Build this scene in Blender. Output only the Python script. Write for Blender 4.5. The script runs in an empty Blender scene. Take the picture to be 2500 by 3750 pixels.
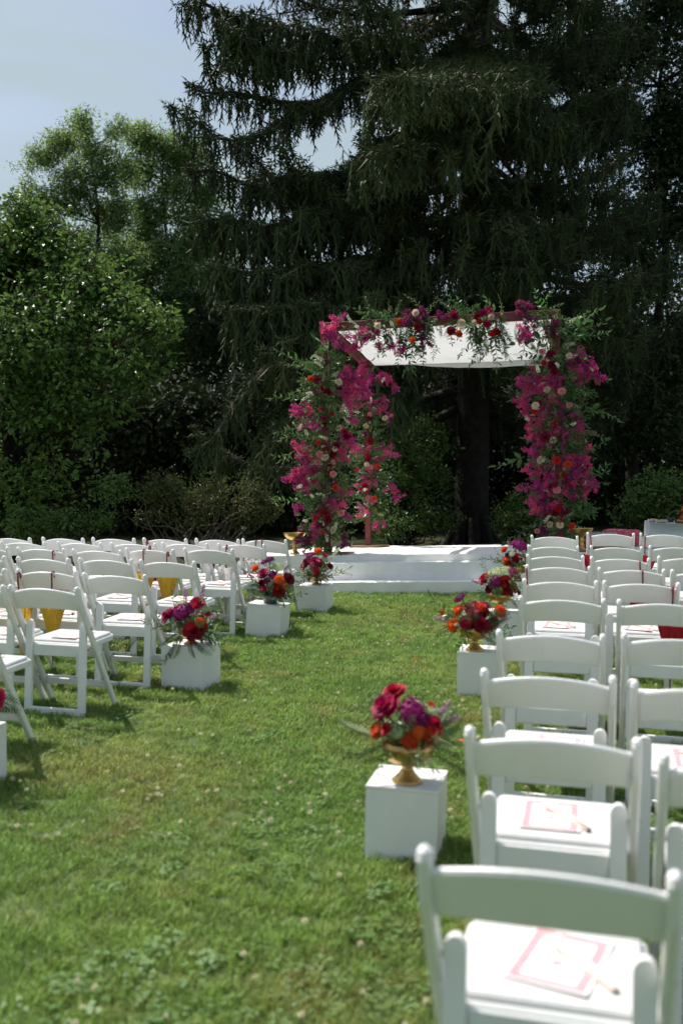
import bpy, math, random
import numpy as np
from mathutils import Vector, Matrix, Euler, noise as mnoise

random.seed(7); RNG = np.random.default_rng(11)
sc = bpy.context.scene
COL = sc.collection
R = math.radians

# ------------------------------------------------------------------ camera
EYE = 1.485; FPX = 3646.0; W0, H0 = 2500.0, 3750.0
_yaw, _pit, _rol = R(14.41), R(2.47), R(0.27)
FWD = Vector((-math.sin(_yaw)*math.cos(_pit), math.cos(_yaw)*math.cos(_pit), -math.sin(_pit)))
_r = Vector((math.cos(_yaw), math.sin(_yaw), 0)); _u = _r.cross(FWD)
RGT = _r*math.cos(_rol) + _u*math.sin(_rol); UPV = -_r*math.sin(_rol) + _u*math.cos(_rol)
CAMP = Vector((0, 0, EYE))
cam = bpy.data.cameras.new('camera'); camo = bpy.data.objects.new('camera', cam); COL.objects.link(camo)
cam.sensor_fit = 'VERTICAL'; cam.sensor_height = 36.0; cam.sensor_width = 24.0; cam.lens = 35.0
cam.clip_start = 0.05; cam.clip_end = 2000
cam.dof.use_dof = True; cam.dof.focus_distance = 11.0; cam.dof.aperture_fstop = 2.1
m = Matrix(((RGT.x, UPV.x, -FWD.x, 0), (RGT.y, UPV.y, -FWD.y, 0), (RGT.z, UPV.z, -FWD.z, EYE), (0, 0, 0, 1)))
camo.matrix_world = m
sc.camera = camo

def at(u, v, d):                       # a point d metres ahead of the eye
    return CAMP + FWD*d + RGT*((u-W0/2)/FPX*d) + UPV*((H0/2-v)/FPX*d)
def ray(u, v):
    return FWD + RGT*((u-W0/2)/FPX) + UPV*((H0/2-v)/FPX)

# ------------------------------------------------------------------ sky, sun, exposure
SUN = Vector((-0.52, 0.235, 0.83)).normalized()
SUN_EL = math.asin(SUN.z); SUN_AZ = math.atan2(SUN.x, SUN.y)
world = bpy.data.worlds.new('World'); sc.world = world; world.use_nodes = True
wn = world.node_tree; wn.nodes.clear()
wo = wn.nodes.new('ShaderNodeOutputWorld'); bg = wn.nodes.new('ShaderNodeBackground')
sky = wn.nodes.new('ShaderNodeTexSky'); sky.sky_type = 'NISHITA'; sky.sun_disc = False
sky.sun_elevation = SUN_EL; sky.sun_rotation = SUN_AZ; sky.air_density = 1.2; sky.dust_density = 2.5; sky.ozone_density = 1.0
tc = wn.nodes.new('ShaderNodeTexCoord'); mp = wn.nodes.new('ShaderNodeMapping')
mp.inputs['Scale'].default_value = (1.2, 1.2, 6.0); mp.inputs['Rotation'].default_value = (0.12, 0.16, 0.6)
nz = wn.nodes.new('ShaderNodeTexNoise'); nz.inputs['Scale'].default_value = 2.6; nz.inputs['Detail'].default_value = 6; nz.inputs['Roughness'].default_value = 0.5
rp = wn.nodes.new('ShaderNodeMapRange'); rp.inputs['From Min'].default_value = 0.40; rp.inputs['From Max'].default_value = 0.64
rp.inputs['To Min'].default_value = 0.25; rp.inputs['To Max'].default_value = 1.0
mx = wn.nodes.new('ShaderNodeMix'); mx.data_type = 'RGBA'; mx.inputs['B'].default_value = (4.0, 4.9, 5.45, 1)
wn.links.new(tc.outputs['Generated'], mp.inputs['Vector']); wn.links.new(mp.outputs['Vector'], nz.inputs['Vector'])
wn.links.new(nz.outputs['Fac'], rp.inputs['Value']); wn.links.new(rp.outputs['Result'], mx.inputs['Factor'])
wn.links.new(sky.outputs['Color'], mx.inputs['A']); wn.links.new(mx.outputs['Result'], bg.inputs['Color'])
bg.inputs['Strength'].default_value = 0.064
wn.links.new(bg.outputs['Background'], wo.inputs['Surface'])
sl = bpy.data.lights.new('sun', 'SUN'); sl.energy = 3.3; sl.angle = R(0.55); sl.color = (1.0, 0.955, 0.88)
so = bpy.data.objects.new('sun', sl); COL.objects.link(so); so.location = (0, 0, 30)
so.rotation_euler = SUN.to_track_quat('Z', 'Y').to_euler()
vs = sc.view_settings; vs.view_transform = 'Standard'; vs.look = 'None'; vs.gamma = 1; vs.exposure = 0.92; vs.use_curve_mapping = False
sc.render.engine = 'CYCLES'
cy = sc.cycles; cy.max_bounces = 5; cy.diffuse_bounces = 2; cy.glossy_bounces = 2; cy.transmission_bounces = 4; cy.transparent_max_bounces = 6
cy.use_denoising = True; cy.use_adaptive_sampling = True; cy.adaptive_threshold = 0.03; cy.sample_clamp_indirect = 6; cy.caustics_reflective = False; cy.caustics_refractive = False

# ------------------------------------------------------------------ materials
def col4(c): return (c[0], c[1], c[2], 1)
def mat(name, c, c2=None, rough=0.5, metal=0.0, trans=0.0, scale=8.0, bump=0.0, bscale=60.0, spec=0.5, tint=None, rnd=None, coat=0.0, tcol=None, coords='Object', lo=0.35, hi=0.65):
    """principled with noise colour; tint = (attribute colour from the scatter), rnd = per-object hue spread, trans = translucency"""
    M = bpy.data.materials.new(name); M.use_nodes = True; t = M.node_tree; n = t.nodes; L = t.links
    b = n['Principled BSDF']; out = n['Material Output']
    b.inputs['Roughness'].default_value = rough; b.inputs['Metallic'].default_value = metal
    b.inputs['Specular IOR Level'].default_value = spec
    b.inputs['Coat Weight'].default_value = coat
    tcn = n.new('ShaderNodeTexCoord'); csrc = tcn.outputs[coords]
    if coords == 'World':
        pass
    nzn = n.new('ShaderNodeTexNoise'); nzn.inputs['Scale'].default_value = scale; nzn.inputs['Detail'].default_value = 5
    L.new(csrc, nzn.inputs['Vector'])
    mr = n.new('ShaderNodeMapRange'); mr.inputs['From Min'].default_value = lo; mr.inputs['From Max'].default_value = hi
    L.new(nzn.outputs['Fac'], mr.inputs['Value'])
    mixn = n.new('ShaderNodeMix'); mixn.data_type = 'RGBA'
    mixn.inputs['A'].default_value = col4(c); mixn.inputs['B'].default_value = col4(c2 if c2 else [x*0.85 for x in c])
    L.new(mr.outputs['Result'], mixn.inputs['Factor']); colr = mixn.outputs['Result']
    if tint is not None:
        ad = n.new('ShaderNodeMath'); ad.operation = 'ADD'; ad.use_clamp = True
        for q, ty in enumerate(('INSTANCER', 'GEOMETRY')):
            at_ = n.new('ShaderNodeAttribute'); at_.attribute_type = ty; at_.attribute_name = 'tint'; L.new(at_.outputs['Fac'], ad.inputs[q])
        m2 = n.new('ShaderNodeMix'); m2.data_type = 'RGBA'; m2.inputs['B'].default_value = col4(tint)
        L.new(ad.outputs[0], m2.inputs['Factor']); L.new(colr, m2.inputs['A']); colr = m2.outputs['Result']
    if rnd is not None:
        oi = n.new('ShaderNodeObjectInfo'); hs = n.new('ShaderNodeHueSaturation')
        a = n.new('ShaderNodeMapRange'); a.inputs['To Min'].default_value = 0.5-rnd[0]; a.inputs['To Max'].default_value = 0.5+rnd[0]
        v = n.new('ShaderNodeMapRange'); v.inputs['To Min'].default_value = 1-rnd[1]; v.inputs['To Max'].default_value = 1+rnd[1]
        L.new(oi.outputs['Random'], a.inputs['Value']); L.new(oi.outputs['Random'], v.inputs['Value'])
        L.new(a.outputs['Result'], hs.inputs['Hue']); L.new(v.outputs['Result'], hs.inputs['Value']); L.new(colr, hs.inputs['Color']); colr = hs.outputs['Color']
    L.new(colr, b.inputs['Base Color'])
    if bump > 0:
        nb = n.new('ShaderNodeTexNoise'); nb.inputs['Scale'].default_value = bscale; nb.inputs['Detail'].default_value = 4
        L.new(csrc, nb.inputs['Vector'])
        bp = n.new('ShaderNodeBump'); bp.inputs['Strength'].default_value = bump; bp.inputs['Distance'].default_value = 0.02
        L.new(nb.outputs['Fac'], bp.inputs['Height']); L.new(bp.outputs['Normal'], b.inputs['Normal'])
    if trans > 0:
        tr = n.new('ShaderNodeBsdfTranslucent'); ms = n.new('ShaderNodeMixShader'); ms.inputs['Fac'].default_value = trans
        if tcol is not None:
            tr.inputs['Color'].default_value = col4(tcol)
        else:
            L.new(colr, tr.inputs['Color'])
        L.new(b.outputs['BSDF'], ms.inputs[1]); L.new(tr.outputs['BSDF'], ms.inputs[2]); L.new(ms.outputs['Shader'], out.inputs['Surface'])
    return M

M = {}
M['resin'] = mat('white_resin', (0.84, 0.83, 0.82), (0.80, 0.79, 0.78), rough=0.42, scale=5, bump=0.05, bscale=140)
M['vinyl'] = mat('white_vinyl', (0.72, 0.71, 0.71), (0.68, 0.67, 0.67), rough=0.38, scale=6, bump=0.12, bscale=30)
M['paint'] = mat('white_paint', (0.84, 0.83, 0.815), (0.77, 0.76, 0.745), rough=0.55, scale=3.0, bump=0.12, bscale=18, lo=0.3, hi=0.85)
M['cloth'] = mat('stage_cloth', (0.85, 0.83, 0.80), (0.78, 0.76, 0.73), rough=0.9, scale=3, bump=0.5, bscale=9, spec=0.2)
M['canopy'] = mat('canopy_cloth', (0.82, 0.82, 0.83), (0.78, 0.78, 0.80), rough=0.95, scale=4, bump=0.35, bscale=14, spec=0.1, trans=0.33)
M['redwood'] = mat('red_stained_wood', (0.20, 0.028, 0.022), (0.13, 0.018, 0.016), rough=0.38, scale=12, bump=0.1, bscale=40)
M['brownwood'] = mat('brown_wood', (0.30, 0.17, 0.08), (0.21, 0.11, 0.05), rough=0.5, scale=10, bump=0.1)
M['palewood'] = mat('pale_wood', (0.84, 0.71, 0.63), (0.78, 0.63, 0.54), rough=0.6, scale=30)
M['gold'] = mat('antique_gold', (0.62, 0.42, 0.16), (0.50, 0.30, 0.10), rough=0.30, metal=0.85, scale=14, bump=0.08, bscale=50)
M['steel'] = mat('steel', (0.5, 0.5, 0.5), rough=0.35, metal=0.9)
M['glass'] = mat('smoked_glass', (0.30, 0.36, 0.34), (0.25, 0.31, 0.30), rough=0.08, scale=5)
M['glass'].node_tree.nodes['Principled BSDF'].inputs['Transmission Weight'].default_value = 0.85
M['yellow'] = mat('yellow_cotton', (0.84, 0.55, 0.06), (0.74, 0.44, 0.045), rough=0.85, scale=18, trans=0.35)
M['red'] = mat('red_cotton', (0.52, 0.012, 0.03), (0.38, 0.008, 0.02), rough=0.8, scale=18, trans=0.3)
M['lace'] = mat('white_lace', (0.80, 0.79, 0.76), (0.66, 0.65, 0.62), rough=0.9, scale=40, trans=0.35, bump=0.4, bscale=60)
M['mirror'] = mat('mirror_bead', (0.75, 0.78, 0.72), rough=0.15, metal=0.8)
M['greenbead'] = mat('green_stitch', (0.10, 0.22, 0.05), rough=0.8)
M['cordred'] = mat('red_cord', (0.28, 0.012, 0.02), (0.14, 0.01, 0.01), rough=0.7, scale=90)
M['paper'] = mat('paper', (0.84, 0.82, 0.81), (0.82, 0.80, 0.79), rough=0.8)
M['pinkprint'] = mat('pink_print', (0.62, 0.27, 0.31), (0.68, 0.37, 0.40), rough=0.8, scale=60)
M['organza'] = mat('white_organza', (0.80, 0.80, 0.80), (0.76, 0.76, 0.77), rough=0.8, trans=0.15)
M['carve'] = mat('gilded_carving', (0.50, 0.42, 0.22), (0.33, 0.25, 0.11), rough=0.45, metal=0.35, scale=60, bump=0.6, bscale=70)
M['brocade'] = mat('pink_brocade', (0.72, 0.16, 0.20), (0.45, 0.02, 0.09), rough=0.6, scale=22, bump=0.3, bscale=40)
M['grey_silk'] = mat('grey_silk', (0.42, 0.46, 0.47), (0.26, 0.30, 0.32), rough=0.5, scale=40, bump=0.5, bscale=60)
M['tablecloth'] = mat('blue_grey_cloth', (0.74, 0.77, 0.82), (0.66, 0.69, 0.74), rough=0.8, scale=4)
M['terracotta'] = mat('red_pot', (0.38, 0.07, 0.04), (0.26, 0.04, 0.02), rough=0.4)
M['food'] = mat('sweets', (0.62, 0.45, 0.15), (0.42, 0.24, 0.06), rough=0.7, scale=60)
# plants
def leafmat(n, c, c2, tint, trans=0.35, rough=0.42, spec=0.5): return mat(n, c, c2, rough=rough, trans=trans, scale=3, tint=tint, spec=spec)
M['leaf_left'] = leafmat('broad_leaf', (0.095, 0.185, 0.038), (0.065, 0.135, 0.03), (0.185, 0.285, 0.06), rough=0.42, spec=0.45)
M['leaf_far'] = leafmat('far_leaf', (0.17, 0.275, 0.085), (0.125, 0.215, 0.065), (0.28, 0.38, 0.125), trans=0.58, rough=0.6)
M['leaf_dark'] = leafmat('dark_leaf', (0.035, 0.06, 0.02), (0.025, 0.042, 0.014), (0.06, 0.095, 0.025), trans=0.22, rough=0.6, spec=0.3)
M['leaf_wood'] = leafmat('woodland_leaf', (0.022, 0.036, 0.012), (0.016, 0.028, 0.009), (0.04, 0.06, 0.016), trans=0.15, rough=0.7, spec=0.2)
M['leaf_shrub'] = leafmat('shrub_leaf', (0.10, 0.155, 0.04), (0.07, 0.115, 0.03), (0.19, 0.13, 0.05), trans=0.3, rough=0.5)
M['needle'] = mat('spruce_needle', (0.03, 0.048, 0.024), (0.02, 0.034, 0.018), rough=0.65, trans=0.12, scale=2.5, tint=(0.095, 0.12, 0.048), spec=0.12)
M['bark'] = mat('bark', (0.03, 0.025, 0.02), (0.015, 0.013, 0.010), rough=0.9, scale=9, bump=0.8, bscale=18, spec=0.2)
M['bark_pale'] = mat('pale_bark', (0.20, 0.165, 0.12), (0.10, 0.08, 0.06), rough=0.9, scale=8, bump=0.6, bscale=30, spec=0.2)
M['ruscus'] = mat('ruscus_leaf', (0.10, 0.19, 0.055), (0.065, 0.135, 0.04), rough=0.35, trans=0.36, scale=6, rnd=(0.02, 0.35))
M['olive'] = mat('olive_leaf', (0.17, 0.24, 0.095), (0.12, 0.18, 0.07), rough=0.4, trans=0.36, scale=6, rnd=(0.02, 0.3))
M['fern'] = mat('fern_leaf', (0.075, 0.145, 0.045), (0.05, 0.10, 0.03), rough=0.5, trans=0.3, scale=6, rnd=(0.02, 0.3))
M['lime'] = mat('hanging_amaranth', (0.22, 0.27, 0.06), (0.15, 0.19, 0.04), rough=0.7, trans=0.2, scale=20)
def petal(n, c, c2, r=(0.015, 0.15), tr=0.38): return mat(n, c, c2, rough=0.55, trans=tr, scale=14, rnd=r, spec=0.3)
M['magenta'] = petal('magenta_bract', (0.72, 0.07, 0.32), (0.52, 0.035, 0.25), r=(0.022, 0.28), tr=0.45)
M['pinkbract'] = petal('pink_bract', (0.80, 0.14, 0.36), (0.66, 0.07, 0.28), r=(0.02, 0.2), tr=0.45)
M['purple'] = petal('purple_bract', (0.33, 0.02, 0.16), (0.20, 0.012, 0.12), r=(0.015, 0.25))
M['rose_dark'] = petal('dark_red_petal', (0.26, 0.004, 0.022), (0.15, 0.003, 0.012))
M['rose_crimson'] = petal('crimson_petal', (0.46, 0.006, 0.07), (0.30, 0.004, 0.05))
M['rose_red'] = petal('red_petal', (0.66, 0.022, 0.022), (0.48, 0.012, 0.015))
M['rose_cream'] = petal('cream_petal', (0.76, 0.66, 0.48), (0.70, 0.54, 0.37), r=(0.01, 0.08))
M['rose_pink'] = petal('pink_petal', (0.74, 0.30, 0.31), (0.66, 0.20, 0.24), r=(0.01, 0.1))
M['orange'] = petal('orange_petal', (0.80, 0.16, 0.025), (0.72, 0.08, 0.02), r=(0.015, 0.1))
M['white_fl'] = petal('white_floret', (0.68, 0.68, 0.56), (0.50, 0.54, 0.36), r=(0.01, 0.1))
M['lace_fl'] = petal('pale_green_floret', (0.58, 0.64, 0.40), (0.40, 0.50, 0.24), r=(0.01, 0.1))
M['mauve'] = petal('mauve_floret', (0.50, 0.31, 0.44), (0.38, 0.20, 0.34), r=(0.01, 0.15))
M['stem'] = mat('green_stem', (0.13, 0.19, 0.055), (0.09, 0.13, 0.04), rough=0.6)
M['twig'] = mat('bract_stem', (0.40, 0.28, 0.16), (0.30, 0.14, 0.12), rough=0.6)

# ground materials in world space
def lawnmat(name, blade):
    Mt = bpy.data.materials.new(name); Mt.use_nodes = True; t = Mt.node_tree; n = t.nodes; L = t.links
    b = n['Principled BSDF']; out = n['Material Output']
    g = n.new('ShaderNodeNewGeometry')
    def nzs(s, lo, hi, d=3):
        a = n.new('ShaderNodeTexNoise'); a.inputs['Scale'].default_value = s; a.inputs['Detail'].default_value = d
        L.new(g.outputs['Position'], a.inputs['Vector'])
        r = n.new('ShaderNodeMapRange'); r.inputs['From Min'].default_value = lo; r.inputs['From Max'].default_value = hi
        L.new(a.outputs['Fac'], r.inputs['Value']); return r.outputs['Result']
    def mixc(f, A, B):
        mm = n.new('ShaderNodeMix'); mm.data_type = 'RGBA'; L.new(f, mm.inputs['Factor'])
        for k, x in (('A', A), ('B', B)):
            if isinstance(x, tuple): mm.inputs[k].default_value = col4(x)
            else: L.new(x, mm.inputs[k])
        return mm.outputs['Result']
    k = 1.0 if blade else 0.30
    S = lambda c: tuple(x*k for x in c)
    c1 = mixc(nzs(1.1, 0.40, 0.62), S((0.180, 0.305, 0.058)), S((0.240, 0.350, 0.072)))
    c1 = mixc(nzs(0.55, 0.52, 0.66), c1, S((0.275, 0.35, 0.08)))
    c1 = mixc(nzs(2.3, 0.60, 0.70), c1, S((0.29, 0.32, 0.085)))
    if blade:
        at_ = n.new('ShaderNodeAttribute'); at_.attribute_type = 'INSTANCER'; at_.attribute_name = 'tint'
        c1 = mixc(at_.outputs['Fac'], c1, (0.36, 0.27, 0.10))
        oi = n.new('ShaderNodeObjectInfo')
        hs = n.new('ShaderNodeHueSaturation'); v = n.new('ShaderNodeMapRange'); v.inputs['To Min'].default_value = 0.55; v.inputs['To Max'].default_value = 1.45
        L.new(oi.outputs['Random'], v.inputs['Value']); L.new(v.outputs['Result'], hs.inputs['Value']); L.new(c1, hs.inputs['Color']); c1 = hs.outputs['Color']
    L.new(c1, b.inputs['Base Color']); b.inputs['Roughness'].default_value = 0.5; b.inputs['Specular IOR Level'].default_value = 0.35
    if blade:
        tr = n.new('ShaderNodeBsdfTranslucent'); L.new(c1, tr.inputs['Color']); ms = n.new('ShaderNodeMixShader'); ms.inputs['Fac'].default_value = 0.38
        L.new(b.outputs['BSDF'], ms.inputs[1]); L.new(tr.outputs['BSDF'], ms.inputs[2]); L.new(ms.outputs['Shader'], out.inputs['Surface'])
    return Mt
M['blade'] = lawnmat('grass_blade', True)
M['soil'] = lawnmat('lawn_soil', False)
M['clover'] = mat('clover_leaf', (0.16, 0.29, 0.085), (0.12, 0.23, 0.07), rough=0.5, trans=0.35, scale=3, tint=(0.22, 0.28, 0.08))
M['clover_head'] = mat('clover_head', (0.70, 0.64, 0.46), (0.56, 0.48, 0.32), rough=0.9, scale=40)
M['litter'] = mat('forest_floor', (0.045, 0.04, 0.022), (0.03, 0.042, 0.016), rough=0.95, scale=2.2, bump=0.8, bscale=12, spec=0.1)

# ------------------------------------------------------------------ mesh builder
def ortho(d):
    d = d.normalized(); a = Vector((0, 0, 1)) if abs(d.z) < 0.9 else Vector((1, 0, 0))
    x = d.cross(a).normalized(); return x, d.cross(x).normalized()

class MB:
    def __init__(s): s.v = []; s.f = []; s.m = []
    def add(s, vs, fs, mi=0):
        o = len(s.v); s.v += [tuple(p) for p in vs]; s.f += [tuple(i+o for i in f) for f in fs]; s.m += [mi]*len(fs); return s
    def box(s, c, d, mi=0, bev=0.0, mtx=None):
        x, y, z = d[0]/2, d[1]/2, d[2]/2; c = Vector(c)
        if bev <= 0:
            vs = [c+Vector((a*x, b*y, e*z)) for e in (-1, 1) for b in (-1, 1) for a in (-1, 1)]
            fs = [(0, 2, 3, 1), (4, 5, 7, 6), (0, 1, 5, 4), (2, 6, 7, 3), (0, 4, 6, 2), (1, 3, 7, 5)]
        else:
            vs = []; fs = []
            for e in (-1, 1):
                for q in (0, 1):
                    zz = e*(z-bev) if q == (0 if e > 0 else 1) else e*z
                    ins = bev if abs(zz) >= z-1e-9 else 0
                    ring = []
                    for a, b in ((1, 1), (-1, 1), (-1, -1), (1, -1)):
                        if a*b > 0: pr = ((a*(x-ins), b*(y-bev-ins*0.4)), (a*(x-bev-ins*0.4), b*(y-ins)))
                        else: pr = ((a*(x-bev-ins*0.4), b*(y-ins)), (a*(x-ins), b*(y-bev-ins*0.4)))
                        for p in pr: ring.append(c+Vector((p[0], p[1], zz)))
                    vs += ring
            for k in range(3):
                for i in range(8):
                    j = (i+1) % 8; fs.append((k*8+i, k*8+j, k*8+8+j, k*8+8+i))
            fs.append(tuple(range(7, -1, -1))); fs.append(tuple(range(24, 32)))
        if mtx is not None: vs = [mtx @ p for p in vs]
        return s.add(vs, fs, mi)
    def tube(s, pts, rads, n=6, mi=0, cap=True, flat=1.0, up=None):
        pts = [Vector(p) for p in pts]; k = len(pts); vs = []; fs = []; px = None
        if not hasattr(rads, '__len__'): rads = [rads]*k
        for i, p in enumerate(pts):
            d = (pts[min(i+1, k-1)]-pts[max(i-1, 0)])
            if d.length < 1e-9: d = Vector((0, 0, 1))
            d.normalize()
            if px is None: x, y = ortho(d)
            else:
                x = (px - d*px.dot(d))
                x = x.normalized() if x.length > 1e-6 else ortho(d)[0]
                y = d.cross(x)
            if up is not None:
                x = Vector(up); x = (x-d*x.dot(d)).normalized(); y = d.cross(x)
            px = x
            for j in range(n):
                a = 2*math.pi*(j+0.5)/n; vs.append(p + x*(math.cos(a)*rads[i]) + y*(math.sin(a)*rads[i]*flat))
        for i in range(k-1):
            for j in range(n):
                q = (j+1) % n; fs.append((i*n+j, i*n+q, i*n+n+q, i*n+n+j))
        if cap: fs.append(tuple(range(n-1, -1, -1))); fs.append(tuple((k-1)*n+j for j in range(n)))
        return s.add(vs, fs, mi)
    def bar(s, pts, w, t, mi=0):
        """rectangular bar along pts in the YZ plane of a chair; w along X, t across, softened edges"""
        k = len(pts); vs = []; fs = []; b = min(w, t)*0.22
        prof = [(-w/2+b, -t/2), (w/2-b, -t/2), (w/2, -t/2+b), (w/2, t/2-b), (w/2-b, t/2), (-w/2+b, t/2), (-w/2, t/2-b), (-w/2, -t/2+b)]
        pts = [Vector(p) for p in pts]
        for i, p in enumerate(pts):
            d = (pts[min(i+1, k-1)]-pts[max(i-1, 0)]).normalized(); X = Vector((1, 0, 0)); N = d.cross(X).normalized()
            for a, c in prof: vs.append(p+X*a+N*c)
        n = 8
        for i in range(k-1):
            for j in range(n):
                q = (j+1) % n; fs.append((i*n+j, i*n+q, i*n+n+q, i*n+n+j))
        fs.append(tuple(range(n-1, -1, -1))); fs.append(tuple((k-1)*n+j for j in range(n)))
        return s.add(vs, fs, mi)
    def lathe(s, prof, n=28, mi=0, c=(0, 0, 0), ribs=0, ribamp=0.0, ribz=(0, 0)):
        vs = []; fs = []; c = Vector(c)
        for r, z in prof:
            for j in range(n):
                a = 2*math.pi*j/n; rr = r
                if ribs and ribz[0] < z < ribz[1]: rr = r*(1+ribamp*abs(math.sin(a*ribs/2)))
                vs.append(c+Vector((rr*math.cos(a), rr*math.sin(a), z)))
        for i in range(len(prof)-1):
            for j in range(n):
                q = (j+1) % n; fs.append((i*n+j, i*n+q, i*n+n+q, i*n+n+j))
        return s.add(vs, fs, mi)
    def leaf(s, base, d, nrm, ln, wd, mi=0, fold=0.25, bend=0.15, seg=2):
        base = Vector(base); d = Vector(d).normalized(); nrm = Vector(nrm); nrm = (nrm-d*nrm.dot(d))
        nrm = nrm.normalized() if nrm.length > 1e-5 else ortho(d)[0]
        x = d.cross(nrm)
        if seg == 1:
            vs = [base, base+d*ln*0.45+x*wd/2+nrm*wd*fold, base+d*ln-nrm*ln*bend, base+d*ln*0.45-x*wd/2+nrm*wd*fold]
            return s.add(vs, [(0, 1, 2), (0, 2, 3)], mi)
        a = base+d*ln*0.30; b = base+d*ln*0.66-nrm*ln*bend*0.4
        vs = [base, a+x*wd*0.46+nrm*wd*fold, a, a-x*wd*0.46+nrm*wd*fold, b+x*wd*0.42+nrm*wd*fold, b, b-x*wd*0.42+nrm*wd*fold, base+d*ln-nrm*ln*bend]
        return s.add(vs, [(0, 1, 2), (0, 2, 3), (1, 4, 5, 2), (2, 5, 6, 3), (4, 7, 5), (5, 7, 6)], mi)
    def mesh(s, name, mats, smooth=False):
        me = bpy.data.meshes.new(name); me.from_pydata(s.v, [], s.f)
        for x in mats: me.materials.append(M[x] if isinstance(x, str) else x)
        if len(mats) > 1: me.polygons.foreach_set('material_index', s.m)
        if smooth: me.polygons.foreach_set('use_smooth', [True]*len(s.f))
        me.update(); return me
    def build(s, name, mats, parent=None, smooth=False, mtx=None):
        if isinstance(mats, str): mats = [mats]
        return link(name, s.mesh(name, mats, smooth), parent, mtx)

def link(name, data, parent=None, mtx=None):
    o = bpy.data.objects.new(name, data); COL.objects.link(o)
    if parent is not None: o.parent = parent
    if mtx is not None: o.matrix_local = mtx
    return o
def tag(o, label=None, cat=None, group=None, kind=None):
    if label: o['label'] = label
    if cat: o['category'] = cat
    if group: o['group'] = group
    if kind: o['kind'] = kind
    return o
def thing(name, label, cat, mtx=None, group=None):
    o = link(name, None, None, mtx); o.empty_display_size = 0.05
    return tag(o, label, cat, group)
def T(x, y, z=0.0, rz=0.0): return Matrix.Translation((x, y, z)) @ Matrix.Rotation(rz, 4, 'Z')
def aim(p, d, roll=0.0, s=1.0):
    return Matrix.Translation(p) @ Vector(d).to_track_quat('Z', 'Y').to_matrix().to_4x4() @ Matrix.Rotation(roll, 4, 'Z') @ Matrix.Scale(s, 4)
U = random.uniform
def rdir():
    while True:
        v = Vector((U(-1, 1), U(-1, 1), U(-1, 1)))
        if 0.05 < v.length < 1: return v.normalized()

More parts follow.
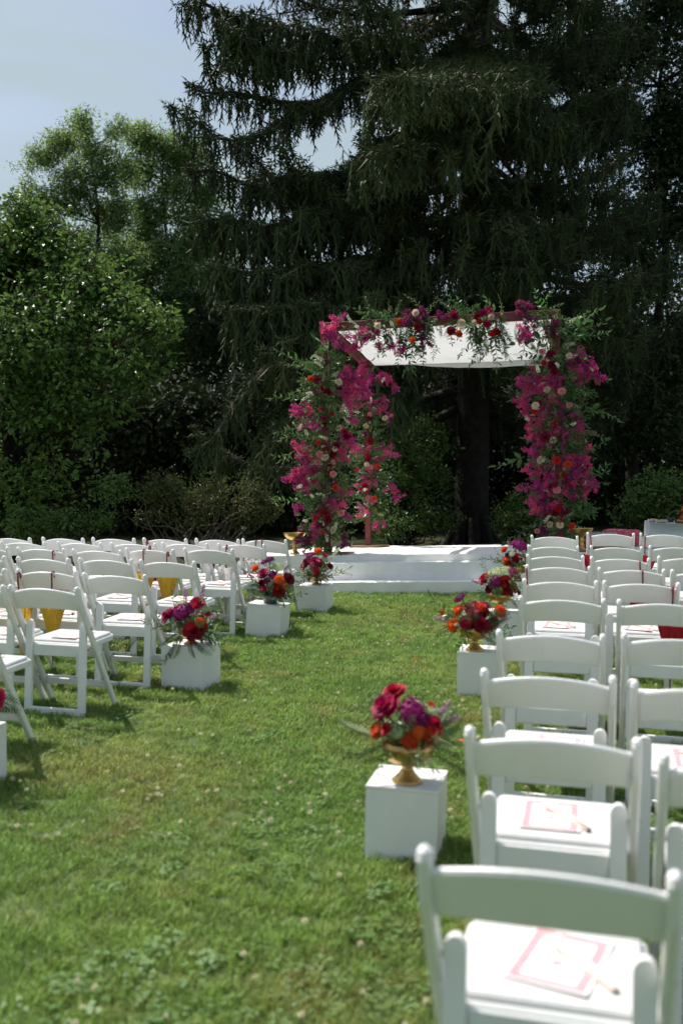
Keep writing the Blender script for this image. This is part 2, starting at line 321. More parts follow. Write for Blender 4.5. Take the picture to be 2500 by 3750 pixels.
# ------------------------------------------------------------------ scatter: one object that carries its own pieces and the points they stand on
def scatter(name, protos, mats, P, rot, scl, pid, tint, parent=None, extra=None, kind='stuff', real=True):
    """protos: list of MB; extra: MB of plain geometry kept as it is. Points and pieces live in one mesh."""
    V = []; F = []; MI = []; PK = []
    for k, pb in enumerate(protos):
        o = len(V); V += pb.v; F += [tuple(i+o for i in f) for f in pb.f]; MI += pb.m; PK += [k+1]*len(pb.v)
    if extra is not None:
        o = len(V); V += extra.v; F += [tuple(i+o for i in f) for f in extra.f]; MI += extra.m; PK += [-1]*len(extra.v)
    nv = len(V); P = np.asarray(P, float); n = len(P)
    me = bpy.data.meshes.new(name); me.from_pydata(V + P.tolist(), [], F)
    for x in mats: me.materials.append(M[x])
    me.polygons.foreach_set('material_index', MI)
    def attr(nm, ty, arr, key='value'):
        a = me.attributes.new(nm, ty, 'POINT'); a.data.foreach_set(key, np.asarray(arr).ravel())
    attr('pk', 'INT', np.concatenate([np.array(PK, np.int32), np.zeros(n, np.int32)]))
    attr('rot', 'FLOAT_VECTOR', np.concatenate([np.zeros((nv, 3)), rot]).astype(np.float32), 'vector')
    attr('scl', 'FLOAT', np.concatenate([np.ones(nv), scl]).astype(np.float32))
    attr('pid', 'INT', np.concatenate([np.zeros(nv, np.int32), pid]).astype(np.int32))
    attr('tint', 'FLOAT', np.concatenate([np.zeros(nv), tint]).astype(np.float32))
    o = link(name, me, parent)
    g = bpy.data.node_groups.new(name+'_scatter', 'GeometryNodeTree')
    g.interface.new_socket('Geometry', in_out='INPUT', socket_type='NodeSocketGeometry')
    g.interface.new_socket('Geometry', in_out='OUTPUT', socket_type='NodeSocketGeometry')
    N = g.nodes; L = g.links
    gi = N.new('NodeGroupInput'); go = N.new('NodeGroupOutput')
    def named(nm, ty):
        a = N.new('GeometryNodeInputNamedAttribute'); a.data_type = ty; a.inputs['Name'].default_value = nm; return a.outputs['Attribute']
    pk = named('pk', 'INT')
    def sep(k):
        c = N.new('FunctionNodeCompare'); c.data_type = 'INT'; c.operation = 'EQUAL'; L.new(pk, c.inputs[2]); c.inputs[3].default_value = k
        s = N.new('GeometryNodeSeparateGeometry'); s.domain = 'POINT'; L.new(gi.outputs[0], s.inputs['Geometry']); L.new(c.outputs[0], s.inputs['Selection'])
        return s.outputs['Selection']
    j = N.new('GeometryNodeJoinGeometry')
    for k in reversed(range(len(protos))):
        ra = N.new('GeometryNodeRemoveAttribute'); ra.inputs['Name'].default_value = 'tint'; L.new(sep(k+1), ra.inputs['Geometry'])
        ti = N.new('GeometryNodeGeometryToInstance'); L.new(ra.outputs[0], ti.inputs[0]); L.new(ti.outputs[0], j.inputs[0])
    ip = N.new('GeometryNodeInstanceOnPoints'); L.new(sep(0), ip.inputs['Points']); L.new(j.outputs[0], ip.inputs['Instance'])
    ip.inputs['Pick Instance'].default_value = True; L.new(named('pid', 'INT'), ip.inputs['Instance Index'])
    er = N.new('FunctionNodeEulerToRotation'); L.new(named('rot', 'FLOAT_VECTOR'), er.inputs[0]); L.new(er.outputs[0], ip.inputs['Rotation'])
    L.new(named('scl', 'FLOAT'), ip.inputs['Scale'])
    if extra is not None:
        j2 = N.new('GeometryNodeJoinGeometry'); L.new(sep(-1), j2.inputs[0]); L.new(ip.outputs[0], j2.inputs[0]); L.new(j2.outputs[0], go.inputs[0])
    elif real:
        rz_ = N.new('GeometryNodeRealizeInstances'); L.new(ip.outputs[0], rz_.inputs[0]); L.new(rz_.outputs[0], go.inputs[0])
    else: L.new(ip.outputs[0], go.inputs[0])
    md = o.modifiers.new('scatter', 'NODES'); md.node_group = g
    if kind: o['kind'] = kind
    return o

# ------------------------------------------------------------------ the ground
ST_YAW, ST_RX, ST_RY = R(3.09), R(-2.61), R(-1.86)
STAGE = Matrix.Translation((-3.253, 12.01, 0.42)) @ Matrix.Rotation(ST_YAW, 4, 'Z') @ Matrix.Rotation(ST_RX, 4, 'X') @ Matrix.Rotation(ST_RY, 4, 'Y')
STAGE_INV = STAGE.inverted()
CW, CD, CH = 2.84, 2.97, 2.895       # the wedding canopy: width, depth, height
def sstep(a, b, x): t = np.clip((x-a)/(b-a), 0, 1); return t*t*(3-2*t)
def ground(x, y):
    x = np.asarray(x, float); y = np.asarray(y, float)
    w = sstep(9.6, 11.8, y)
    pl = 0.0325*(np.clip(x, -9, 6)+3.25) - 0.0455*(np.clip(y, 9, 19)-12.01)
    return w*pl + 0.012*np.sin(x*1.3+0.4*y)*np.cos(y*0.9)*(1-w*0.5)
def gz(x, y): return float(ground(x, y))
def grid_sheet(name, xs, ys, mname, dz=0.0):
    X, Y = np.meshgrid(xs, ys); Z = ground(X, Y)+dz; nx, ny = len(xs), len(ys)
    V = np.stack([X.ravel(), Y.ravel(), Z.ravel()], 1).tolist()
    F = [(j*nx+i, j*nx+i+1, (j+1)*nx+i+1, (j+1)*nx+i) for j in range(ny-1) for i in range(nx-1)]
    me = bpy.data.meshes.new(name); me.from_pydata(V, [], F); me.materials.append(M[mname]); me.polygons.foreach_set('use_smooth', [True]*len(F))
    return tag(link(name, me), kind='structure')
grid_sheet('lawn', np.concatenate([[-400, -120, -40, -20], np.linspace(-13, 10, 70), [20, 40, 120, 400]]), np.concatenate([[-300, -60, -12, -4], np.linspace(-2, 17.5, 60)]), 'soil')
grid_sheet('forest_floor', np.concatenate([[-400, -120, -40, -20], np.linspace(-13, 10, 30), [20, 40, 120, 400]]), np.concatenate([np.linspace(17.4, 26, 16), [40, 80, 200, 700]]), 'litter', 0.006)

# ------------------------------------------------------------------ the stage and its canopy
def st_local(u, v, y0):                # pixel -> point of the stage's own frame in the plane y = y0
    a = STAGE_INV @ CAMP; d = STAGE_INV.to_3x3() @ ray(u, v)
    return a + d*((y0-a.y)/d.y)
PX0, PX1, PY0, PY1 = -1.02, CW+1.05, -0.24, CD+0.42
stage = thing('stage', 'low white cloth covered stage with two broad front steps', 'stage', STAGE)
def soft_box(x0, x1, y0, y1, z0, z1, nx, ny, amp, seed):
    """a box under cloth: slightly rumpled top, rounded nose"""
    mb = MB(); xs = np.linspace(x0, x1, nx); ys = np.linspace(y0, y1, ny); V = []; F = []
    for j, y in enumerate(ys):
        for i, x in enumerate(xs):
            edge = min(x-x0, x1-x, y-y0, y1-y); k = 0.0 if edge > 0.001 else 1.0
            h = amp*mnoise.noise(Vector((x*2.1, y*2.1, seed))) + amp*0.6*mnoise.noise(Vector((x*6, y*6, seed+3)))
            V.append((x, y, z1 + (h if not k else h*0.6) - (0.008 if k else 0)))
    for j in range(ny-1):
        for i in range(nx-1): F.append((j*nx+i, j*nx+i+1, (j+1)*nx+i+1, (j+1)*nx+i))
    mb.add(V, F)
    # skirts hang with faint folds
    def skirt(pts, out):
        V = []; F = []; n = len(pts); rows = 4
        for r in range(rows):
            t = r/(rows-1)
            for k, p in enumerate(pts):
                w = 0.006*math.sin(k*1.7+seed) * t + 0.010*mnoise.noise(Vector((p[0]*1.5, p[1]*1.5, t*1.2+seed)))*t
                V.append((p[0]+out[0]*(w+0.006*min(1, t*3)), p[1]+out[1]*(w+0.006*min(1, t*3)), p[2]+(z0-p[2])*t))
        for r in range(rows-1):
            for k in range(n-1): F.append((r*n+k, r*n+k+1, (r+1)*n+k+1, (r+1)*n+k))
        mb.add(V, F)
    fr = [V[i] for i in range(nx)]; bk = [V[(ny-1)*nx+i] for i in range(nx)]; lf = [V[j*nx] for j in range(ny)]; rt = [V[j*nx+nx-1] for j in range(ny)]
    skirt(fr, (0, -1)); skirt(bk, (0, 1)); skirt(lf, (-1, 0)); skirt(rt, (1, 0))
    return mb
soft_box(PX0, PX1, PY0, PY1, -0.6, 0.0, 90, 60, 0.011, 1.3).build('platform', 'cloth', stage, smooth=True)
SX0, SX1 = 0.05, CW+0.08
soft_box(SX0, SX1, PY0-0.30, PY0-0.012, -0.6, -0.085, 60, 6, 0.007, 4.1).build('step', 'cloth', stage, smooth=True)
soft_box(SX0-0.03, SX1+0.03, PY0-0.62, PY0-0.312, -0.62, -0.295, 60, 6, 0.006, 7.7).build('step', 'cloth', stage, smooth=True)

can = thing('wedding_canopy', 'dark red wooden wedding canopy frame with white cloth roof on the stage', 'canopy', STAGE)
PW = 0.085
for (x, y) in ((0, 0), (CW, 0), (0, CD), (CW, CD)):
    MB().box((x, y, (CH-0.1)/2+0.012), (PW, PW, CH-0.124), bev=0.006).build('post', 'redwood', can)
    MB().box((x+0.02, y-0.01, 0.012), (0.56, 0.42, 0.024), bev=0.004).build('base_plate', 'brownwood', can)
for (a, b) in (((0, 0), (CW, 0)), ((0, CD), (CW, CD)), ((0, 0), (0, CD)), ((CW, 0), (CW, CD))):
    A = Vector((a[0], a[1], CH-0.05)); B = Vector((b[0], b[1], CH-0.05)); dx = abs(B.x-A.x) > 0.1
    ln = (B-A).length + (0.11 if dx else -PW-0.03)
    MB().box((A+B)/2 + Vector((0, 0, 0.0 if dx else -0.004)), (ln if dx else PW*0.9, PW if dx else ln, 0.105), bev=0.006).build('beam', 'redwood', can)
V = []; F = []; nx, ny = 40, 30
for j in range(ny):
    for i in range(nx):
        s, t = i/(nx-1), j/(ny-1)
        x = 0.16+(CW-0.22)*s; y = 0.03+(CD-0.02)*t
        z = CH-0.100 - 0.075*math.sin(math.pi*s)**0.8*math.sin(math.pi*t)**0.8 - 0.035*t*s + 0.010*mnoise.noise(Vector((x*3, y*3, 0)))
        V.append((x, y, z))
for j in range(ny-1):
    for i in range(nx-1): F.append((j*nx+i, j*nx+i+1, (j+1)*nx+i+1, (j+1)*nx+i))
b = MB(); b.add(V, F); cl = b.build('canopy_cloth', 'canopy', can, smooth=True)
# the cloth turned over the rear beam
V = []; F = []
for j in range(5):
    for i in range(nx):
        s = i/(nx-1); x = 0.75+(CW-0.80)*s; zz = CH-0.100-0.035*s
        V.append((x, CD-PW/2-0.022-0.006*math.sin(i*0.9)*j/4, zz - j/4*(0.02+0.075*min(1, s*3.0)+0.006*math.sin(i*0.35))))
for j in range(4):
    for i in range(nx-1): F.append((j*nx+i, j*nx+i+1, (j+1)*nx+i+1, (j+1)*nx+i))
b = MB(); b.add(V, F); b.build('valance', 'canopy', cl, smooth=True)

# ------------------------------------------------------------------ flower pieces (shared meshes)
def petal_patch(mb, a, half, rb, rt, h, curl, mi=0, z0=0.0, wav=0.0):
    V = []; S = (-1, -0.4, 0.4, 1); TT = (0, 0.5, 1)
    for t in TT:
        for s_ in S:
            ang = a+s_*half*(0.55+0.45*math.sin(math.pi*min(1, t*0.8+0.15)))
            rad = rb+(rt-rb)*t**1.3 + (curl if t == 1 else 0) - 0.06*rt*s_*s_
            z = z0+h*math.sin(t*math.pi/2) - 0.12*h*s_*s_*t - (curl*0.5 if t == 1 else 0) + wav*U(-1, 1)
            V.append((rad*math.cos(ang), rad*math.sin(ang), z))
    F = [(r*4+c, r*4+c+1, r*4+c+5, r*4+c+4) for r in range(2) for c in range(3)]
    mb.add(V, F, mi)
def rose(mname, size, open_=1.0, seed=0):
    random.seed(seed); mb = MB()
    for n, rb, rt, h, curl, z0 in ((3, 0.02, 0.16, 0.80, 0.0, 0.10), (4, 0.05, 0.34, 0.80, 0.02, 0.06), (5, 0.08, 0.55*open_, 0.74, 0.07, 0.02), (6, 0.10, 0.80*open_, 0.60, 0.12, -0.03), (6, 0.10, 1.0*open_, 0.36, 0.10, -0.06)):
        o = U(0, 6)
        for k in range(n): petal_patch(mb, o+2*math.pi*k/n+U(-.12, .12), math.pi/n*1.45, rb, rt*U(.92, 1.05), h*U(.93, 1.05), curl, 0, z0, 0.02)
    mb.v = [(x*size, y*size, (z-0.2)*size) for x, y, z in mb.v]
    return mb.mesh('rose', [mname], True)
def pompon(mname, size, seed=0, n=90):
    random.seed(seed); mb = MB()
    for k in range(n):
        t = (k+0.5)/n; ph = math.acos(1-1.25*t); a = k*2.39996
        d = Vector((math.sin(ph)*math.cos(a), math.sin(ph)*math.sin(a), math.cos(ph)*0.8))
        dd = (d*0.8 + Vector((d.x, d.y, 0))*0.5 + rdir()*0.15).normalized()
        mb.leaf(d*size*0.62, dd, d+Vector((0, 0, 0.4)), size*U(.36, .5), size*0.34, 0, 0.25, -0.12, 1)
    mb.lathe([(size*.05, -size*.45), (size*.55, -size*.30), (size*.70, size*.05), (size*.52, size*.42), (size*.03, size*.60)], 10, 0)
    return mb.mesh('pompon', [mname], False)
def floret_dome(mats, size, seed=0, n=34, pet=5, fs=0.26, flat=0.55):
    random.seed(seed); mb = MB()
    for k in range(n):
        ph = math.acos(1-1.05*(k+0.5)/n); a = k*2.39996
        d = Vector((math.sin(ph)*math.cos(a), math.sin(ph)*math.sin(a), math.cos(ph)*flat)); c = d*size*U(.9, 1.06)
        x, y = ortho(d)
        for p in range(pet):
            b = 2*math.pi*p/pet+k; mb.leaf(c, x*math.cos(b)+y*math.sin(b)+d*0.25, d, size*fs, size*fs*0.75, 0, 0.1, 0.1, 1)
    mb.lathe([(size*.05, -size*.25), (size*.6, -size*.12), (size*.86, size*.10), (size*.72, size*flat*.62), (size*.35, size*flat*.86), (size*.02, size*flat*.93)], 10, 0)
    for k in range(7):
        a = k*0.9; mb.tube([(0, 0, -size*1.1), (math.cos(a)*size*.6, math.sin(a)*size*.6, size*0.3*flat)], size*0.035, 3, 1, False)
    return mb.mesh('floret_dome', mats, False)
def bract_spray(mname, ln, seed, n=34, droop=0.25, thick=0.055):
    random.seed(seed); mb = MB(); pts = []
    for i in range(6):
        t = i/5; pts.append(Vector((ln*droop*t*t, 0.02*math.sin(t*5+seed), ln*t*(1-0.15*t))))
    mb.tube(pts, [0.0035, 0.003, 0.003, 0.0025, 0.002, 0.001], 3, 1, False)
    for k in range(n):
        t = U(0.12, 1.0); i = min(4, int(t*5)); p = pts[i].lerp(pts[i+1], t*5-i) + rdir()*thick*U(0.1, 1.0)*(1.15-0.5*t)
        d = (rdir()+Vector((0, 0, -0.2))).normalized(); x, y = ortho(d); s = U(0.019, 0.030)
        for q in range(3):
            b = 2.094*q+U(-.3, .3); dd = (d*0.75+x*math.cos(b)+y*math.sin(b)).normalized(); mb.leaf(p, dd, d-dd*0.2, s, s*0.78, 0, 0.18, 0.05, 1)
        if k % 3 == 0: mb.leaf(p, -d+rdir()*.5, rdir(), 0.03, 0.004, 1, 0, 0, 1)
    return mb.mesh('bract_spray', [mname, 'twig'], False)
def leaf_spray(mname, ln, pairs, lw, ll, seed, droop=0.2, up=0.6):
    random.seed(seed); mb = MB(); pts = [Vector((ln*droop*(i/5)**2, 0.015*math.sin(i*1.3+seed), ln*(i/5))) for i in range(6)]
    mb.tube(pts, [0.004, 0.0035, 0.003, 0.0025, 0.002, 0.001], 3, 1, False)
    for k in range(pairs):
        t = 0.12+0.86*k/(pairs-1); i = min(4, int(t*5)); p = pts[i].lerp(pts[i+1], t*5-i); d = (pts[i+1]-pts[i]).normalized(); x, y = ortho(d)
        for s_ in (-1, 1):
            a = U(-.5, .5)+(k % 2)*0.9; side = (x*math.cos(a)+y*math.sin(a))*s_
            f = ll*(1-0.45*t)*U(.8, 1.15); mb.leaf(p, side+d*up+rdir()*.2, d*-0.4+rdir()*.5+Vector((0.4, 0, 0.2)), f, f*lw*U(.85, 1.1), 0, 0.18, U(.05, .25), 2)
    mb.leaf(pts[5], pts[5]-pts[4], rdir(), ll*.7, ll*.7*lw, 0)
    return mb.mesh('leaf_spray', [mname, 'stem'], False)
def fern(mname, ln, seed, n=17):
    random.seed(seed); mb = MB(); pts = [Vector((ln*0.35*(i/7)**2, 0, ln*(i/7)*(1-.12*(i/7)**2))) for i in range(8)]
    mb.tube(pts, [0.003*(1-i/9) for i in range(8)], 3, 1, False)
    for k in range(n):
        t = 0.10+0.9*k/n; i = min(6, int(t*7)); p = pts[i].lerp(pts[i+1], t*7-i); d = (pts[i+1]-pts[i]).normalized(); f = ln*0.22*math.sin(math.pi*min(1, (1-t)*0.85+0.1))
        for s_ in (-1, 1):
            dd = Vector((0, s_, 0))+d*0.45
            mb.leaf(p, dd, Vector((-1, 0, 0.3)), f, f*0.15, 0, 0.08, 0.15, 1)
            for q in (0.3, 0.5, 0.7):
                for w in (-1, 1): mb.leaf(p+dd.normalized()*f*q, dd.normalized()*0.7+d*w*0.8, Vector((-1, 0, 0.3)), f*0.17, f*0.06, 0, 0.05, 0.1, 1)
    return mb.mesh('fern_frond', [mname, 'stem'], False)
def spike(mats, ln, seed, n=22, fs=0.016, r=0.016):
    random.seed(seed); mb = MB(); pts = [Vector((ln*0.12*(i/4)**2, 0, ln*i/4)) for i in range(5)]
    mb.tube(pts, 0.0022, 3, 1, False)
    for k in range(n):
        t = 0.25+0.75*k/n; i = min(3, int(t*4)); p = pts[i].lerp(pts[i+1], t*4-i); a = k*2.4; o = Vector((math.cos(a), math.sin(a), 0.3)); c = p+o*r*(1.3-t*.8)
        x, y = ortho(o)
        for q in range(5):
            b = q*1.2566; mb.leaf(c, x*math.cos(b)+y*math.sin(b)+o*.3, o, fs, fs*.8, 0, 0.1, 0.1, 1)
    return mb.mesh('flower_spike', mats, False)
def tassel(seed):
    random.seed(seed); mb = MB()
    for s_ in range(5):
        o = Vector((U(-.03, .03), U(-.02, .02), 0)); ln = U(.2, .42); pts = [o+Vector((0.02*math.sin(i+s_), 0, ln*i/5)) for i in range(6)]
        mb.tube(pts, 0.002, 3, 0, False)
        for k in range(30):
            t = U(.1, 1); p = o+Vector((0, 0, ln*t))+rdir()*0.012; mb.leaf(p, rdir(), rdir(), 0.018, 0.014, 0, 0.1, 0, 1)
    return mb.mesh('hanging_tassel', ['lime'], False)

FL = {}
for nm, mt in (('dark', 'rose_dark'), ('crimson', 'rose_crimson'), ('red', 'rose_red'), ('cream', 'rose_cream'), ('pink', 'rose_pink')):
    FL['rose_'+nm] = [rose(mt, 1.0, U(.85, 1.1), k*7+len(nm)) for k in range(3)]
FL['pom_orange'] = [pompon('orange', 1.0, k) for k in range(2)]
FL['pom_red'] = [pompon('rose_red', 1.0, k+5) for k in range(2)]
FL['dome_purple'] = [floret_dome(['purple', 'stem'], 1.0, k) for k in range(2)]
FL['dome_white'] = [floret_dome(['lace_fl', 'stem'], 1.0, k+4, n=60, fs=0.17, flat=0.45) for k in range(2)]
FL['bract'] = [bract_spray('magenta', U(.13, .24), k, n=66, droop=U(.2, .8), thick=.078) for k in range(5)]
FL['bract_l'] = [bract_spray('pinkbract', U(.13, .22), k+40, n=62, droop=U(.2, .8), thick=.078) for k in range(3)]
FL['bract_p'] = [bract_spray('purple', U(.12, .2), k+20, n=64, droop=U(.1, .6), thick=.07) for k in range(3)]
FL['ruscus'] = [leaf_spray('ruscus', U(.30, .38), 9, 0.32, 0.095, k, droop=U(.1, .5)) for k in range(4)]
FL['broad'] = [leaf_spray('ruscus', U(.28, .34), 6, 0.46, 0.115, k+9, droop=U(.1, .5)) for k in range(2)]
FL['olive'] = [leaf_spray('olive', U(.28, .36), 11, 0.20, 0.085, k+14, droop=U(.2, .6), up=0.8) for k in range(3)]
FL['fern'] = [fern('fern', U(.26, .34), k) for k in range(3)]
FL['spike_w'] = [spike(['white_fl', 'stem'], U(.2, .3), k) for k in range(3)]
FL['spike_m'] = [spike(['mauve', 'stem'], U(.085, .11), k+6, n=20, fs=0.011, r=0.012) for k in range(2)]
FL['tassel'] = [tassel(3), tassel(8)]
PART = {'rose': 'rose', 'pom': 'pompon_bloom', 'dome': 'flower_head', 'bract': 'bract_spray', 'bract_p': 'bract_spray', 'bract_l': 'bract_spray', 'ruscus': 'leaf_spray', 'broad': 'leaf_spray', 'olive': 'leaf_spray', 'fern': 'fern_frond', 'spike': 'flower_spike', 'tassel': 'hanging_tassel'}
def put(parent, kind, p, d, s=1.0, roll=None):
    nm = PART.get(kind) or PART[kind.split('_')[0]]
    return link(nm, random.choice(FL[kind]), parent, aim(Vector(p), d, U(0, 6.28) if roll is None else roll, s))
random.seed(21)

# ---- floral columns and garlands on the canopy; px() reads the photographed layout (crop pixels) into the stage frame
def cpx(cx, cy_, y0): return st_local(1000+cx*0.829, 1050+cy_*0.829, y0)
def column(root, x0, y0, z0, z1, blobs, pblobs, roses, nleaf, rad=0.30, front=-0.16):
    for k in range(nleaf):
        z = U(z0, z1); a = U(0, 2*math.pi); out = Vector((math.cos(a), math.sin(a)-0.35, U(-.75, .6))).normalized()
        kind = random.choices(['ruscus', 'broad', 'olive', 'fern', 'spike_w'], [4, 2.2, 2.2, 1.6, 1.6])[0]
        put(root, kind, (x0+out.x*.05+U(-.05, .05), y0+out.y*.05, z), out, U(.75, 1.15)*rad/0.30)
    for lst, kk in ((blobs, 'bract'), (pblobs, 'bract_p')):
        for (cx, cy_, r) in lst:
            c = cpx(cx, cy_, y0+front); rm = r*0.829*0.0034
            for q in range(max(3, int(r*r/300))):
                o = Vector((U(-1, 1), 0, U(-1, 1)))*rm*1.05; base = c+o*0.75+Vector((0, U(-.06, .10), 0))
                d = Vector((o.x/rm*1.0+U(-.4, .4), U(-.8, .1), o.z/rm*0.8-0.35+U(-.4, .4)))
                k2 = 'bract_l' if kk == 'bract' and random.random() < .35 else kk
                put(root, k2, base-d.normalized()*0.06, d, U(.55, .95)*min(1.0, 0.6+r/150))
            if r > 30:
                for q in range(int(r/22)): put(root, random.choice(['spike_w', 'olive', 'ruscus', 'fern', 'spike_w']), c+Vector((U(-1, 1)*rm, -.02, U(-1, 1)*rm)), Vector((U(-.6, .6), -1, U(-.6, .6))), U(.35, .55))
    for kind, size, pts in roses:
        for (cx, cy_) in pts:
            c = cpx(cx, cy_, y0+front-U(.06, .13)); put(root, kind, c, Vector((U(-.5, .5), -1, U(-.05, .6))), size*U(.92, 1.2))

cFL = thing('floral_column', 'column of magenta bougainvillea, roses and leaves round the front left canopy post', 'flowers', STAGE, 'floral columns on the canopy posts')
column(cFL, 0, 0, 0.05, CH-0.25,
  [(250, 215, 55), (275, 165, 35), (150, 585, 55), (115, 575, 35), (190, 600, 35), (360, 430, 75), (330, 480, 55), (320, 400, 45), (140, 720, 35), (150, 760, 40), (155, 825, 75), (110, 830, 40), (200, 820, 40), (100, 975, 25), (320, 700, 45), (310, 740, 35), (270, 935, 45), (290, 990, 40), (215, 1000, 30), (240, 985, 30), (350, 600, 30), (175, 1070, 35), (300, 650, 30)],
  [(205, 310, 38), (150, 1090, 45), (165, 1130, 35), (250, 865, 40), (240, 905, 38), (330, 1140, 32), (295, 1120, 28), (175, 470, 26), (190, 1060, 28)],
  [('rose_cream', .045, [(290, 420), (290, 625), (230, 755), (265, 1075), (275, 715)]), ('spike_w', .8, [(110, 640), (130, 880), (300, 560), (345, 615), (230, 330), (150, 1040), (250, 680), (180, 930)]), ('rose_pink', .038, [(205, 740), (265, 775), (265, 828), (195, 775), (300, 1000)]),
   ('rose_red', .040, [(165, 407), (260, 560), (213, 540), (198, 688), (275, 887), (187, 1022), (330, 655)]), ('rose_dark', .045, [(240, 467), (195, 412), (232, 725), (265, 740), (320, 660), (255, 800), (215, 450), (280, 700), (225, 1000), (240, 1030)]),
   ('rose_crimson', .042, [(315, 640), (335, 665), (180, 1120), (225, 580)]), ('spike_w', .85, [(230, 360), (340, 590), (275, 1080), (150, 660)])], 260, 0.27)
cRL = thing('floral_column', 'slimmer flower column round the rear left post, bare red wood below it', 'flowers', STAGE, 'floral columns on the canopy posts')
column(cRL, 0.06, CD, 0.42, CH-0.55,
  [(470, 400, 42), (510, 415, 42), (390, 400, 45), (370, 450, 65), (400, 500, 60), (360, 520, 40), (500, 520, 42), (515, 565, 25), (420, 500, 40), (370, 720, 32), (430, 705, 34), (490, 730, 48), (520, 745, 30), (440, 800, 30), (430, 840, 45), (415, 870, 35), (520, 885, 40), (555, 930, 26), (380, 890, 25), (395, 990, 42), (470, 1050, 30), (440, 950, 25)],
  [(430, 385, 35), (400, 660, 34), (485, 500, 30)],
  [('rose_cream', .046, [(380, 395), (410, 615), (412, 785), (495, 580)]), ('rose_pink', .038, [(427, 565), (430, 797), (418, 932), (400, 475)]),
   ('rose_red', .042, [(460, 795), (445, 935), (410, 460)]), ('rose_dark', .048, [(430, 682), (425, 580), (382, 430), (420, 755), (405, 880)]),
   ('rose_crimson', .046, [(418, 750), (370, 808), (385, 890)]), ('spike_w', .85, [(478, 425), (400, 900), (390, 560), (430, 520)])], 165, 0.24)
for p in ((0.13, CD-0.08, 0.62), (0.17, CD-0.06, 0.55), (0.02, CD-0.1, 0.75)): put(cRL, 'tassel', p, (0.05, 0, -1), 1.15)
put(cFL, 'tassel', (0.25, -0.12, 1.0), (0, 0, -1), 1.1); put(cFL, 'tassel', (-0.12, -0.1, 2.0), (0, 0, -1), 0.9)
cFR = thing('floral_column', 'dense column of magenta and plum blooms round the front right canopy post', 'flowers', STAGE, 'floral columns on the canopy posts')
column(cFR, CW, 0, 0.1, CH-0.2,
  [(1130, 190, 40), (1105, 215, 35), (1130, 420, 55), (1095, 410, 40), (1165, 425, 45), (1215, 415, 45), (1370, 350, 55), (1390, 390, 45), (1440, 400, 22), (1345, 345, 40), (1100, 510, 35), (1130, 525, 32), (1230, 540, 55), (1235, 590, 45), (1150, 585, 45), (1345, 610, 45), (1355, 580, 35), (1290, 655, 45), (1180, 640, 50), (1140, 660, 30), (1375, 735, 42), (1345, 765, 40), (1150, 750, 40), (1130, 790, 28), (1330, 840, 70), (1385, 850, 45), (1415, 880, 25), (1180, 830, 50), (1150, 835, 32), (1200, 870, 40), (1190, 930, 60), (1170, 970, 45), (1210, 900, 45), (1265, 420, 25), (1245, 465, 30), (1205, 680, 35), (1310, 800, 40), (1320, 940, 25)],
  [(1240, 185, 40), (1215, 180, 30), (1265, 185, 30), (1110, 165, 30), (1330, 340, 35), (1225, 700, 25), (1185, 1085, 30), (1170, 960, 30), (1280, 860, 28)],
  [('rose_cream', .046, [(1307, 305), (1208, 455), (1235, 678), (1180, 767), (1220, 1050), (1265, 1053), (1157, 525)]), ('rose_pink', .038, [(1185, 287), (1273, 462), (1217, 705), (1252, 897), (1165, 1080), (1305, 525)]),
   ('rose_red', .042, [(1195, 337), (1152, 550), (1300, 785), (1252, 767), (1255, 982), (1265, 1110), (1320, 1058)]), ('pom_red', .042, [(1265, 1035), (1245, 600)]),
   ('rose_dark', .048, [(1225, 300), (1240, 375), (1200, 665), (1170, 515), (1270, 830), (1285, 990), (1230, 345), (1245, 1000)]),
   ('rose_crimson', .030, [(1215, 1010), (1205, 1030), (1245, 1015), (1280, 840), (1290, 870), (1310, 880), (1275, 970), (1245, 880)]), ('spike_w', .85, [(1310, 610), (1175, 380), (1260, 360), (1190, 1050), (1130, 590)])], 270, 0.28)
for q in range(9):     # longer leafy shoots reaching right and left
    z = U(.6, 2.6); s_ = random.choice((-1, 1, 1)); put(cFR, random.choice(['broad', 'ruscus']), (CW+s_*.15, -.1, z), (s_, -.2, U(-.3, .4)), 1.15)
for q in range(7):
    z = U(.5, 2.5); put(cFL, random.choice(['olive', 'ruscus']), (-.15, -.08, z), (-1, -.2, U(-.2, .4)), 1.3)
for (cx, cy_, dx, dz) in ((1110, 755, -1, -.25), (1140, 1060, -1, -.5), (1150, 1085, -.8, -.9), (1390, 530, .8, -.5), (1330, 190, .6, .4), (1340, 200, .9, .3)):
    put(cFR, 'broad', cpx(cx, cy_, -.1), (dx, -.2, dz), 1.15)

gar = thing('floral_garland', 'garland of bougainvillea, roses and hanging greenery along the front canopy beam', 'flowers', STAGE)
def bx(cx): return (cx-205)/1040*CW
for (c0, c1, n) in ((300, 480, 12), (430, 740, 44), (770, 1010, 44), (1140, 1250, 22)):
    for k in range(n):
        x = bx(U(c0, c1)); up = random.random() < 0.36
        d = Vector((U(-.7, .7), U(-.7, .0), U(.15, .7) if up else U(-1.2, -.4)))
        put(gar, random.choices(['ruscus', 'olive', 'fern', 'broad', 'spike_w'], [3, 2.5, 2.2, 1.2, .8])[0], (x, -.06, CH-0.05+U(-.03, .05)), d, U(.6, 1.0)*(1.0 if up else 1.05))
for (cx, n, s) in ((500, 6, .9), (590, 4, 1.0), (1000, 7, 1.25), (880, 6, 1.1), (920, 5, 1.1), (1085, 4, 1.1), (690, 3, 1.0), (620, 3, 1.2)):
    for k in range(n): put(gar, random.choice(['ruscus', 'olive', 'fern']), (bx(cx)+U(-.06, .06), -.08, CH-0.1-U(0, .1)), (U(-.25, .25), -.15, -1), s*U(.9, 1.25))
